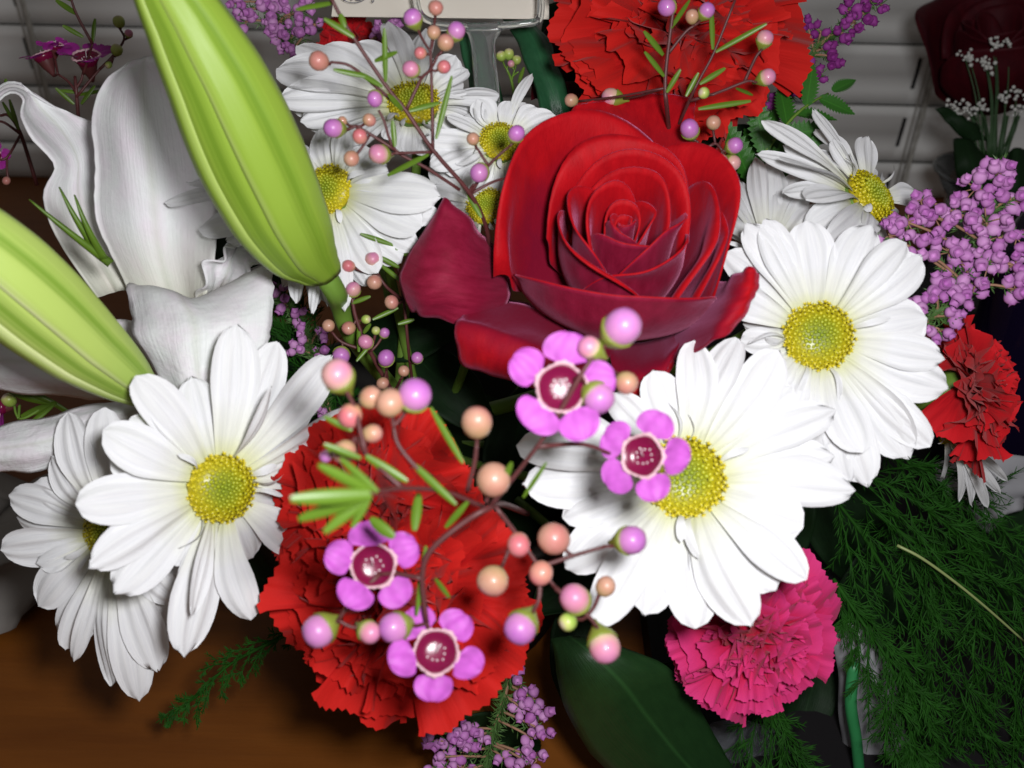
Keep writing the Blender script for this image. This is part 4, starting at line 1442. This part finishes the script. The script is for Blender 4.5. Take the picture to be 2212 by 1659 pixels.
heather('mauve heather sprig rising behind the tall lily bud near the card', [(700, 190), (640, 120), (600, 60), (580, -20)], .355,
        [(523, 22, 18), (530, 48, 20), (512, 8, 16), (600, 18, 22), (628, 30, 20), (582, 52, 20), (600, 85, 22), (622, 92, 16), (668, 18, 20), (682, 52, 18), (650, 60, 12), (640, 112, 14), (570, 15, 16), (832, 60, 16), (812, 78, 12), (855, 48, 10), (595, 60, 14)], 12, BELL, 63, 900)
heather('lilac heather sprig hanging below the big red carnation', [(1110, 1420), (1085, 1520), (1062, 1600), (1045, 1690)], .315,
        [(930, 1600, 16), (965, 1580, 26), (1005, 1575, 26), (955, 1635, 28), (1000, 1625, 28), (1035, 1600, 18), (1000, 1665, 26), (1120, 1445, 16), (1125, 1480, 22), (1150, 1510, 26), (1125, 1530, 20), (1165, 1545, 26), (1175, 1580, 20), (1150, 1595, 20), (1130, 1640, 26), (1160, 1640, 22), (1110, 1410, 12), (1090, 1640, 14), (940, 1660, 18)],
        12.5, BELL, 64, 900)
heather('shaded lilac heather sprig tucked under the lily bud stalk', [(720, 920), (690, 820), (660, 720), (600, 630)], .330,
        [(600, 625, 16), (608, 655, 14), (640, 680, 16), (655, 722, 16), (690, 715, 14), (690, 760, 14), (690, 880, 14), (665, 870, 12), (720, 800, 14), (640, 755, 12)], 11, BELL, 65, 1100)


# ------------------------------------------------------------------ asparagus fern
def fern_frond(label, spine, seed, nbr=26, blen=0.05, droop=0.5, nl=0.0062, name='asparagus_fern', matl=None, wid=0.00016, dens=1.0, stemr=0.0007):
    rng = random.Random(seed)
    root = thing(name, label, 'fern', P(*spine[0]), 'asparagus fern fronds')
    pts = catmull(np.array([tuple(P(*q)) for q in spine]), 40)
    geos = [tube([Vector(q) for q in pts[::2]], stemr, stemr * 0.4, 6, 1)]
    V, F = [], []

    def needles(A, B, n):
        ax = (B - A).normalized()
        for q in range(n):
            t = (q + rng.random()) / n
            p = A.lerp(B, t)
            rv = Vector((rng.gauss(0, 1), rng.gauss(0, 1), rng.gauss(0, 1))).normalized()
            dr = (ax * 1.0 + rv * 0.62).normalized()
            e = p + dr * nl * rng.uniform(0.6, 1.15) * (1 - 0.4 * t)
            s = dr.cross(-FWD + rv * 0.7)
            s = s.normalized() * wid if s.length > 1e-6 else dr.orthogonal() * wid
            o = len(V)
            V.extend([tuple(p - s * 0.5), tuple(p + s * 0.5), tuple(p.lerp(e, .6) + s), tuple(e), tuple(p.lerp(e, .6) - s)])
            F.append((o, o + 1, o + 2, o + 3, o + 4))

    for b in range(nbr):
        t = (b + 0.5) / nbr
        i = min(38, int(t * 39))
        p = Vector(pts[i])
        ax = Vector(pts[i + 1] - pts[i]).normalized()
        sd = ax.cross(-FWD).normalized() * (1 if b % 2 else -1)
        dr = (ax * 1.1 + sd * rng.uniform(0.3, 0.8) - FWD * rng.gauss(0, 0.25) - UP * droop * rng.uniform(0.3, 1)).normalized()
        L = blen * (0.45 + 0.75 * math.sin(math.pi * min(1, 0.15 + t * 0.85))) * rng.uniform(0.7, 1.15)
        e = p + dr * L - UP * L * droop * 0.25
        m = p.lerp(e, 0.5) + UP * L * 0.06
        geos.append(tube([p, m, e], stemr * 0.45, stemr * 0.25, 4, 3))
        needles(p, m, int(20 * dens))
        needles(m, e, int(24 * dens))
        for q in range(4):
            tt = rng.uniform(0.2, 0.9)
            a = p.lerp(e, tt)
            s2 = (dr * 0.8 + dr.cross(-FWD).normalized() * rng.choice((-1, 1)) * rng.uniform(0.5, 1) - UP * 0.2 - FWD * rng.gauss(0, .3)).normalized()
            c = a + s2 * L * rng.uniform(0.22, 0.42)
            geos.append(tube([a, c], stemr * 0.25, None, 3, 1))
            needles(a, c, int(16 * dens))
    v, f = join(*geos)
    part('stem', v, f, M_FERN, root)
    part('needle_leaves', V, F, matl or M_FERN, root, stuff=True, smooth=False)
    return root


fern_frond('dark feathery asparagus frond spreading outward below the round-domed daisy', [(1760, 1010, .335), (1900, 1040, .338), (2060, 1150, .345), (2180, 1320, .355), (2230, 1480, .36)], 71, 22, .050)
fern_frond('feathery asparagus frond drooping beside the magenta carnation', [(1790, 1060, .34), (1880, 1180, .34), (1960, 1330, .345), (2010, 1480, .355), (2050, 1600, .36)], 72, 22, .048)
fern_frond('asparagus frond trailing down over the pale plastic sleeve', [(1800, 1250, .335), (1860, 1340, .330), (1925, 1440, .325), (1960, 1560, .33), (1985, 1680, .335)], 73, 24, .020)
fern_frond('asparagus frond arching out over the dark corner of the table', [(1880, 1100, .345), (2030, 1220, .345), (2150, 1380, .35), (2200, 1560, .355), (2190, 1680, .36)], 74, 22, .050)
fern_frond('sparse asparagus frond hanging straight under the magenta carnation', [(1640, 1440, .335), (1660, 1530, .335), (1690, 1620, .34), (1700, 1700, .345)], 75, 18, .03)
fern_frond('narrow asparagus frond behind the wilted daisy', [(1900, 960, .36), (1960, 1010, .36), (2050, 1060, .365), (2140, 1130, .37)], 76, 16, .035)
fern_frond('single dark asparagus tip reaching out over the bare wooden table', [(640, 1360, .33), (560, 1400, .325), (490, 1440, .325), (430, 1500, .325), (358, 1552, .33)], 77, 20, .009, 0.3, .0028, dens=0.6)
fern_frond('soft asparagus frond in the gap below the lily bud stalk', [(760, 940, .35), (700, 860, .345), (640, 760, .34), (600, 690, .34)], 78, 20, .022, 0.3)

v, f = tube([P(1938, 1178, .318), P(1990, 1205, .316), P(2060, 1255, .318), P(2130, 1312, .322), P(2212, 1385, .33)], 0.00055, 0.0004, 6, 5)
st = part('dry_fern_stalk', v, f, plain('pale_straw', (0.26, 0.32, 0.12), 0.4, var=0.2), None)
st['label'] = 'thin pale straw-coloured stalk lying across the asparagus fern'
st['category'] = 'stalk'


# ------------------------------------------------------------------ broad leaves
def leaf(name, label, ctrl, matl, cat='leaf', ripple=0.0005, serr=0.0, seed=0, nu=24, nv=13):
    vs, fs, uv = patch(ctrl, nu, nv, ripple, serr, seed)
    o = part(name, vs, fs, [matl, matl], None, uv)
    thick(o, 0.0005)
    o['label'] = label
    o['category'] = cat
    return o


leaf('broad_leaf', 'broad dark green leaf hanging below the wide-open daisy', [[(1190, 1380, .300), (1215, 1375, .298), (1240, 1375, .298), (1265, 1385, .300)],
     [(1205, 1460, .298), (1260, 1430, .293), (1310, 1410, .293), (1350, 1400, .297)],
     [(1225, 1540, .302), (1310, 1500, .295), (1380, 1460, .295), (1440, 1440, .300)],
     [(1290, 1640, .312), (1370, 1580, .305), (1440, 1540, .305), (1500, 1510, .310)],
     [(1420, 1740, .325), (1480, 1690, .320), (1520, 1650, .320), (1560, 1620, .324)],
     [(1570, 1760, .335), (1590, 1740, .334), (1605, 1725, .334), (1620, 1715, .335)]], M_LEAF, seed=81, serr=0.06)
leaf('strap_leaf', 'long dark strap leaf behind the plastic card fork', [[(985, 60, .352), (1005, 62, .350), (1025, 65, .350), (1045, 70, .352)],
     [(1005, 140, .350), (1025, 140, .347), (1045, 142, .347), (1065, 145, .350)],
     [(1022, 220, .350), (1045, 222, .346), (1068, 225, .346), (1092, 228, .350)],
     [(1060, 310, .352), (1085, 312, .349), (1110, 315, .349), (1135, 318, .352)]], M_BLADE, seed=82)
leaf('strap_leaf', 'glossy ribbed strap leaf sloping down behind the rose', [[(1085, 40, .365), (1108, 38, .363), (1130, 40, .363), (1150, 45, .365)],
     [(1115, 90, .362), (1140, 88, .359), (1165, 88, .359), (1188, 92, .362)],
     [(1140, 150, .360), (1162, 145, .357), (1186, 142, .357), (1206, 145, .360)],
     [(1165, 220, .360), (1188, 215, .357), (1210, 210, .357), (1228, 208, .360)],
     [(1180, 300, .362), (1205, 295, .36), (1225, 290, .36), (1245, 288, .362)]], M_BLADE, seed=83)
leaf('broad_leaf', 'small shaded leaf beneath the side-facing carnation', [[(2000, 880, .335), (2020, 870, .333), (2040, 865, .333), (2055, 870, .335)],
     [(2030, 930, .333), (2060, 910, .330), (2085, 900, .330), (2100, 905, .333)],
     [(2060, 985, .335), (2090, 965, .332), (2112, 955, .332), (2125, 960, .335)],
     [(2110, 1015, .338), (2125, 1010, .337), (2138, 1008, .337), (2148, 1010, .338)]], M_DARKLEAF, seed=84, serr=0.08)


def fern_leaf(label, spine, seed, n=7, l0=0.020, w0=0.0065, matl=None):
    rng = random.Random(seed)
    root = thing('leatherleaf_fern', label, 'fern', P(*spine[0]))
    pts = catmull(np.array([tuple(P(*q)) for q in spine]), 30)
    v, f = tube([Vector(q) for q in pts[::3]], 0.0008, 0.0004, 6, 1)
    part('stem', v, f, M_STEM_G, root)
    for b in range(2 * n + 1):
        t = 0.12 + 0.88 * b / (2 * n)
        i = min(28, int(t * 29))
        p = Vector(pts[i])
        ax = Vector(pts[i + 1] - pts[i]).normalized()
        sd = ax.cross(-FWD).normalized()
        dr = ax if b == 2 * n else (ax * 0.85 + sd * (0.8 if b % 2 else -0.8) - FWD * rng.gauss(0, .15)).normalized()
        L = l0 * (1.05 - 0.55 * t) * rng.uniform(0.85, 1.1)
        W = w0 * (1.05 - 0.5 * t)
        nn = (-FWD + UP * 0.3 + sd * rng.gauss(0, .3))
        nn = (nn - dr * nn.dot(dr)).normalized()
        xx = dr.cross(nn)
        nu, nv = 25, 5
        out = np.zeros((nu, nv, 3))
        for a in range(nu):
            u = a / (nu - 1)
            hw = W * 0.5 * math.sin(math.pi * (0.06 + 0.94 * u) ** 0.75) ** 0.9 * (1.18 if a % 2 else 0.80)
            for c in range(nv):
                s = 2 * c / (nv - 1) - 1
                out[a, c] = p + dr * L * (u + (0.02 * abs(s) if a % 2 else 0)) + xx * hw * s + nn * (abs(s) * hw * 0.3 - 0.08 * L * u * u)
        vs, fs, uv = grid(out)
        part('leaflet', vs, fs, matl or M_LEAF2, root, uv)
    return root


fern_leaf('toothed leatherleaf fern tip between the scarlet carnation and the blind', [(1610, 420, .335), (1640, 350, .33), (1690, 280, .328), (1740, 230, .33), (1808, 192, .335)], 91, 4, .026, .0085)
fern_leaf('shaded leatherleaf fern frond behind the upright daisy petals', [(1600, 450, .345), (1625, 390, .343), (1650, 330, .343), (1665, 280, .345)], 92, 4, .022, .008)
# fine pale grass needles rising from the lily bud foot
for i, (a, b, lab) in enumerate([((225, 560, .270), (163, 422, .262), 'upright thin green needle leaf against the lily tepal'), ((240, 570, .272), (66, 432, .258), 'slanting thin pale needle leaf lying along the lily bud'),
                                 ((218, 555, .271), (130, 405, .262), 'middle thin green needle leaf of three beside the lily bud')]):
    A, B = P(*a), P(*b)
    ys = B - A
    x = ys.cross(-FWD).normalized()
    out = np.array([[tuple(A + ys * (q / 12) + x * s * 0.0012 * (1 - q / 12) ** 0.7 + cv(0, 0, 1) * (0.0006 * (1 - s * s) + 0.002 * math.sin(3 * q / 12))) for s in (-1, -0.5, 0, 0.5, 1)] for q in range(13)])
    vs, fs, uv = grid(out)
    o = part('needle_leaf', vs, fs, [M_NEEDLE, M_NEEDLE], None, uv)
    thick(o, 0.0003)
    o['label'] = lab
    o['category'] = 'leaf'

# dark filler leaves deep inside the bouquet
rng = random.Random(5)
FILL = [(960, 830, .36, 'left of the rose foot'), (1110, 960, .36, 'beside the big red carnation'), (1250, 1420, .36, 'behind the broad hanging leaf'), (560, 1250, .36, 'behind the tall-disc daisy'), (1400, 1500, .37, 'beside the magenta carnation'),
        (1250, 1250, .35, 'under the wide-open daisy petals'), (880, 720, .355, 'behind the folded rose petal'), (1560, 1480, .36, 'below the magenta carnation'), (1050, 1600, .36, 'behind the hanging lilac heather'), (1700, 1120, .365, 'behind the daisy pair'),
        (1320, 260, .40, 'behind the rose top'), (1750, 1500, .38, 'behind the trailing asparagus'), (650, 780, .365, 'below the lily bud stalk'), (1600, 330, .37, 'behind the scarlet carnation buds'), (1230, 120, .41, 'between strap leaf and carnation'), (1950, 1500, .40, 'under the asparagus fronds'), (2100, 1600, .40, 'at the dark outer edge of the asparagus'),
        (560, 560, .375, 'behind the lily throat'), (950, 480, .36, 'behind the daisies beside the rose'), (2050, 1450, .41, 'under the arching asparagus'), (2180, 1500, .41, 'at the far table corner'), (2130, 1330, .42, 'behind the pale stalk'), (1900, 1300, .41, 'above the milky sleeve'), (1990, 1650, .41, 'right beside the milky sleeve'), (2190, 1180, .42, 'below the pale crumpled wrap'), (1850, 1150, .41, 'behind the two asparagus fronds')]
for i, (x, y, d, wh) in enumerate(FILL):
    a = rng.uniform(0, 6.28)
    L, W = (120 + rng.uniform(-10, 30), 62) if i < 19 else (170, 95)  # the larger ones are added to darken the table under the ferns
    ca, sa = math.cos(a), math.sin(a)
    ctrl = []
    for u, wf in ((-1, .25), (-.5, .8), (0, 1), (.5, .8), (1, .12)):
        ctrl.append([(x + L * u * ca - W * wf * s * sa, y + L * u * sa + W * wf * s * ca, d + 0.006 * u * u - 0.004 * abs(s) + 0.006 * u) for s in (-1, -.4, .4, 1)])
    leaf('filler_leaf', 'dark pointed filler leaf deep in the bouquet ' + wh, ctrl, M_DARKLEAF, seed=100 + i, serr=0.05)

# ------------------------------------------------------------------ card and plastic holder
card_d = .345
q = NB('cream_card').set(0.6, 0.3)
q.col(q.mix(q.noise(q.obj(), 90, 4), (0.82, 0.76, 0.66), (0.86, 0.80, 0.70)))
M_CARD = q.m
c00, c10, c01 = P(716, 34, card_d), P(1186, 40, card_d), P(700, -260, card_d + 0.03)
ex = (c10 - c00)
ey = (c01 - c00)
cn = ex.cross(ey).normalized()
ey = cn.cross(ex).normalized() * 0.045
root = thing('gift_card', 'cream gift card with a round printed emblem in the plastic holder', 'card', c00)
vs = [c00, c00 + ex, c00 + ex + ey, c00 + ey]
vs = vs + [p - cn * 0.0004 for p in vs]
part('card_sheet', vs, [(0, 1, 2, 3), (7, 6, 5, 4), (0, 4, 5, 1), (1, 5, 6, 2), (2, 6, 7, 3), (3, 7, 4, 0)], M_CARD, root, smooth=False)
M_INK = plain('blue_black_ink', (0.05, 0.06, 0.12), 0.6, var=0.1)
exn, eyn = ex.normalized(), ey.normalized()
kp = card_d / FPX
ec = P(766, -17, card_d) + cn * 0.0003
Mc = Matrix(((exn.x, eyn.x, cn.x, ec.x), (exn.y, eyn.y, cn.y, ec.y), (exn.z, eyn.z, cn.z, ec.z), (0, 0, 0, 1)))
ring = [Mc @ Vector((33 * kp * math.cos(a), 33 * kp * math.sin(a), 0)) for a in np.linspace(math.radians(200), math.radians(340), 30)]
v, f = tube(ring, 0.00010, None, 4, 1)
part('emblem_ring', v, f, M_INK, root)
tc = bpy.data.curves.new('emblem_letters', 'FONT')
tc.body = 'FTD'
tc.size = 24 * kp
tc.align_x = 'CENTER'
tc.extrude = 0.00004
tmp = bpy.data.objects.new('emblem_letters', tc)
COL.objects.link(tmp)
dg = bpy.context.evaluated_depsgraph_get()
me = bpy.data.meshes.new_from_object(tmp.evaluated_get(dg))
bpy.data.objects.remove(tmp)
me.materials.clear()
me.materials.append(M_INK)
inst('emblem_letters', me, Mc @ Matrix.Translation((0, -26 * kp, 0)), root)
fly = [Mc @ Vector((x * kp, y * kp, 0)) for x, y in ((28, -12), (34, -16), (39, -18), (41, -24), (44, -26), (42, -31), (38, -27))]
v, f = tube(fly, 0.00013, None, 4, 3)
part('emblem_figure', v, f, M_INK, root)

M_PLASTIC = NB('clear_plastic').set(0.08, 0.6, trans=0.93, ior=1.35)
M_PLASTIC.col((0.86, 0.88, 0.87))
M_PLASTIC = M_PLASTIC.m
hold = thing('card_holder', 'clear plastic forked card holder planted behind the daisies', 'card holder', P(1045, 330, .325))
hd = .334


def strip(name, pl, r, parent, flat=None):
    v, f = tube([P(*q) for q in pl], r, None, 8, 5)
    return part(name, v, f, M_PLASTIC, parent)


strip('prong', [(1160, -60, hd + .012), (1166, -20, hd + .004), (1168, 20, hd), (1160, 46, hd), (1120, 52, hd), (1075, 55, hd)], 0.0013, hold)
strip('prong', [(890, -60, hd + .012), (897, -10, hd + .002), (905, 25, hd), (925, 44, hd), (965, 52, hd), (1010, 55, hd)], 0.0013, hold)
v, f = patch([[(930, 46, hd), (1000, 50, hd - .001), (1080, 48, hd - .001), (1165, 40, hd)], [(940, 68, hd), (1000, 66, hd - .001), (1075, 66, hd - .001), (1165, 50, hd)]], 6, 18)[:2]
o = part('bridge', v, f, [M_PLASTIC, M_PLASTIC], hold)
thick(o, 0.0012)
v, f = patch([[(1000, 62, hd), (1030, 60, hd - .001), (1060, 60, hd - .001), (1085, 62, hd)], [(1018, 95, hd), (1035, 95, hd - .001), (1055, 95, hd - .001), (1066, 95, hd)],
              [(1026, 200, hd + .002), (1042, 200, hd + .001), (1060, 200, hd + .001), (1075, 200, hd + .002)], [(1035, 330, hd + .004), (1050, 330, hd + .003), (1065, 330, hd + .003), (1080, 330, hd + .004)]], 20, 8)[:2]
o = part('shaft', v, f, [M_PLASTIC, M_PLASTIC], hold)
thick(o, 0.0012)
for xa in ((1010, 1022, 1030, 1038), (1080, 1066, 1076, 1081)):
    strip('shaft_rib', [(xa[0], 66, hd - .001), (xa[1], 100, hd - .001), (xa[2], 200, hd), (xa[3], 330, hd + .003)], 0.0006, hold)

# ------------------------------------------------------------------ second arrangement by the blind
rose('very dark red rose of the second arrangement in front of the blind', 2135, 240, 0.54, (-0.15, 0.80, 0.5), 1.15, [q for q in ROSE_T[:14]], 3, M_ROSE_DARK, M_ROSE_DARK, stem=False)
o = bpy.data.objects[-1] if False else None
M_VASE = NB('grey_glass').set(0.06, 0.5, trans=0.8, ior=1.3)
M_VASE.col((0.35, 0.36, 0.36))
M_VASE = M_VASE.m
VB = P(2150, 330, .56)
vb = Vector((VB.x, VB.y, 0.0))
vz = P(2110, 385, .56).z
vas = thing('glass_vase', 'grey glass vase of the second arrangement behind the heather', 'vase', vb)
rp = 0.024
v, f = lathe([(0.015, 0.0015), (0.021, 0.02), (0.014, vz * 0.5), (rp * 0.85, vz * 0.85), (rp * 1.25, vz), (rp * 1.18, vz - 0.001), (rp * 0.75, vz * 0.84)], 28, True, False)
part('vase_body', [Vector(q) + vb for q in v], f, M_VASE, vas)
v, f = tube([vb + Vector((rp * 1.25 * math.cos(a), rp * 1.25 * math.sin(a), vz)) for a in np.linspace(0, 2 * math.pi, 29)], 0.0012, None, 6, 1)
part('vase_rim', v, f, M_VASE, vas)

spr = thing('statice_sprig', 'spray of tiny white filler blossoms before the very dark rose', 'filler flower', P(2150, 420, .50))
g = []
rng = random.Random(9)
MTW = plain('filler_white', (0.55, 0.55, 0.52), 0.7, var=0.1)
BL = lathe([(0.1, -1), (0.8, -0.4), (1.0, 0.2), (0.5, 0.9), (0.02, 1.0)], 7)
BLM = mesh('blossom', BL[0], BL[1], MTW)
for (x, y, n) in [(2085, 118, 12), (2097, 128, 10), (2135, 145, 12), (2130, 135, 9), (2150, 100, 10), (2145, 90, 7), (2178, 92, 6), (2062, 232, 9), (2085, 225, 8), (2075, 245, 8), (2102, 235, 9), (2170, 212, 9), (2195, 205, 10), (2200, 235, 9), (2120, 232, 8)]:
    A = P(2140 + (x - 2140) * 0.35, 340, .50)
    B = P(x, y + 8, .495)
    g.append(tube([A, A.lerp(B, .6) + Vector((0.002, 0, 0)), B], 0.0005, 0.0003, 5, 4))
    for q in range(n):
        C = P(x + rng.gauss(0, 8), y + rng.gauss(0, 8), .493 + rng.gauss(0, .002))
        inst('blossom', BLM, frame(C, cv(rng.gauss(0, .5), .5, .7), s=3.6 * .495 / FPX * rng.uniform(.7, 1.3)), spr)
for k in range(5):
    g.append(tube([P(2100 + 25 * k, 250, .505), P(2125 + 12 * k, 330, .51), P(2140 + 4 * k, 420, .52)], 0.0011, 0.0014, 6, 4))
v, f = join(*g)
part('stem', v, f, plain('filler_stem_green', (0.02, 0.06, 0.015), 0.5, var=0.3), spr)
for i, (ctrl, lab) in enumerate([
        ([[(2060, 300, .50), (2075, 298, .497), (2090, 300, .497), (2100, 305, .50)], [(2062, 350, .495), (2085, 345, .492), (2110, 345, .492), (2135, 350, .496)], [(2075, 400, .50), (2100, 395, .496), (2125, 395, .496), (2145, 400, .50)], [(2110, 440, .505), (2120, 440, .504), (2130, 440, .504), (2140, 440, .505)]], 'dark oval rose leaf above the grey glass vase'),
        ([[(2180, 330, .50), (2190, 320, .497), (2205, 320, .497), (2220, 325, .50)], [(2165, 400, .50), (2185, 395, .495), (2210, 395, .495), (2235, 400, .50)], [(2180, 470, .505), (2195, 470, .503), (2210, 470, .503), (2230, 470, .505)]], 'dark drooping leaf at the outer side of the second arrangement'),
        ([[(2020, 235, .50), (2035, 232, .498), (2050, 235, .498), (2060, 240, .50)], [(2050, 270, .497), (2070, 262, .494), (2090, 262, .494), (2105, 268, .497)], [(2090, 310, .50), (2105, 305, .498), (2120, 302, .498), (2130, 305, .50)]], 'narrow dark leaf pointing at the blind cord')]):
    leaf('rose_leaf', lab, ctrl, M_DARKLEAF, seed=120 + i, serr=0.1)

# dark glass bottle at the outer edge
bt = P(2235, 760, .46)
bb = Vector((bt.x, bt.y, 0))
bot = thing('glass_bottle', 'dark violet glass bottle half hidden behind the side-facing carnation', 'bottle', bb)
q = NB('violet_black_glass').set(0.08, 0.7)
q.col((0.006, 0.003, 0.015))
v, f = lathe([(0.028, 0.0015), (0.030, 0.01), (0.030, 0.13), (0.022, 0.155), (0.012, 0.17), (0.011, 0.20), (0.013, 0.202)], 32)
part('bottle_glass', [Vector(p) + bb for p in v], f, q.m, bot)

# ------------------------------------------------------------------ plastic sleeve and paper
M_SLEEVE = NB('milky_plastic').set(0.35, 0.4)
M_SLEEVE.col(M_SLEEVE.mix(M_SLEEVE.noise(M_SLEEVE.obj(), 60, 3), (0.28, 0.28, 0.30), (0.40, 0.40, 0.42)))
M_SLEEVE = M_SLEEVE.m
M_WRAP = NB('clear_wrap').set(0.15, 0.6, trans=0.85, ior=1.2)
M_WRAP.col((0.5, 0.52, 0.56))
M_WRAP = M_WRAP.m
leaf('plastic_sleeve', 'milky plastic sleeve showing between the trailing asparagus fronds', [[(1800, 1350, .343), (1840, 1340, .338), (1870, 1350, .338), (1900, 1370, .343)], [(1810, 1500, .353), (1850, 1490, .346), (1890, 1490, .346), (1940, 1510, .353)],
     [(1820, 1620, .368), (1870, 1610, .360), (1920, 1610, .360), (1965, 1620, .368)], [(1830, 1720, .378), (1880, 1710, .371), (1940, 1710, .371), (1995, 1720, .378)]], M_SLEEVE, 'wrapping', 0.001, 0, 131)
leaf('plastic_sleeve', 'pale crumpled plastic wrap behind the wilted daisy', [[(2020, 1000, .40), (2080, 985, .398), (2150, 980, .398), (2240, 990, .40)], [(2030, 1060, .395), (2090, 1050, .39), (2150, 1050, .394), (2240, 1060, .40)],
     [(2090, 1110, .397), (2120, 1110, .392), (2160, 1105, .395), (2200, 1090, .40)], [(2120, 1148, .40), (2130, 1148, .399), (2145, 1142, .399), (2165, 1125, .40)]], M_SLEEVE, 'wrapping', 0.0015, 0, 132)
leaf('plastic_sleeve', 'dim wrinkled clear wrap below the magenta carnation', [[(1480, 1600, .36), (1560, 1560, .352), (1640, 1560, .352), (1700, 1590, .36)], [(1490, 1650, .365), (1560, 1630, .356), (1640, 1620, .358), (1710, 1640, .365)],
     [(1500, 1720, .37), (1570, 1710, .362), (1650, 1700, .366), (1720, 1710, .372)]], M_WRAP, 'wrapping', 0.002, 0, 133)
v, f = tube([P(1845, 1430, .334), P(1838, 1520, .337), P(1850, 1600, .344), P(1858, 1690, .354)], 0.0022, 0.0020, 8, 5)
o = part('cut_stem', v, f, plain('bright_green_stem', (0.03, 0.22, 0.07), 0.4, var=0.2), None)
o['label'] = 'bright green cut stem running down the milky plastic sleeve'
o['category'] = 'stem'
# grey cloth on the table, far left
M_CLOTH = plain('grey_white_tissue', (0.30, 0.28, 0.26), 0.8, 0.1, var=0.08, scale=30)


def on_table(x, y, z=0.0):
    r = P(x, y, 1.0) - CAM
    return CAM + r * ((z - CAM.z) / r.z)


a = on_table(-60, 1060)
b = on_table(150, 1230)
c = on_table(60, 1390)
nx = 22
pts = np.zeros((nx, nx, 3))
A0, A1, A2, A3 = on_table(-160, 1000), on_table(250, 1060), on_table(80, 1390), on_table(-160, 1400)
for i in range(nx):
    for j in range(nx):
        u, t = i / (nx - 1), j / (nx - 1)
        p = (A0.lerp(A1, t)).lerp(A3.lerp(A2, t), u)
        e = min(u, 1 - u, t, 1 - t)
        p = p + Vector((0.010 * math.sin(9 * u + 2 * t) + 0.006 * math.sin(17 * t), 0.012 * math.sin(8 * t + 1) + 0.007 * math.sin(19 * u + 6 * t), 0))
        h = 0.003 + 0.022 * (1 - math.exp(-e * 7)) * (0.8 + 0.35 * math.sin(7 * u + 4 * t) + 0.25 * math.sin(11 * t - 6 * u))
        pts[i, j] = (p.x, p.y, h)
vs, fs, uv = grid(pts)
o = part('tissue_paper', vs, fs, [M_CLOTH, M_CLOTH], None, uv)
thick(o, 0.0006)
o['label'] = 'crumpled grey-white tissue lying on the wooden table under the outermost daisy'
o['category'] = 'tissue'
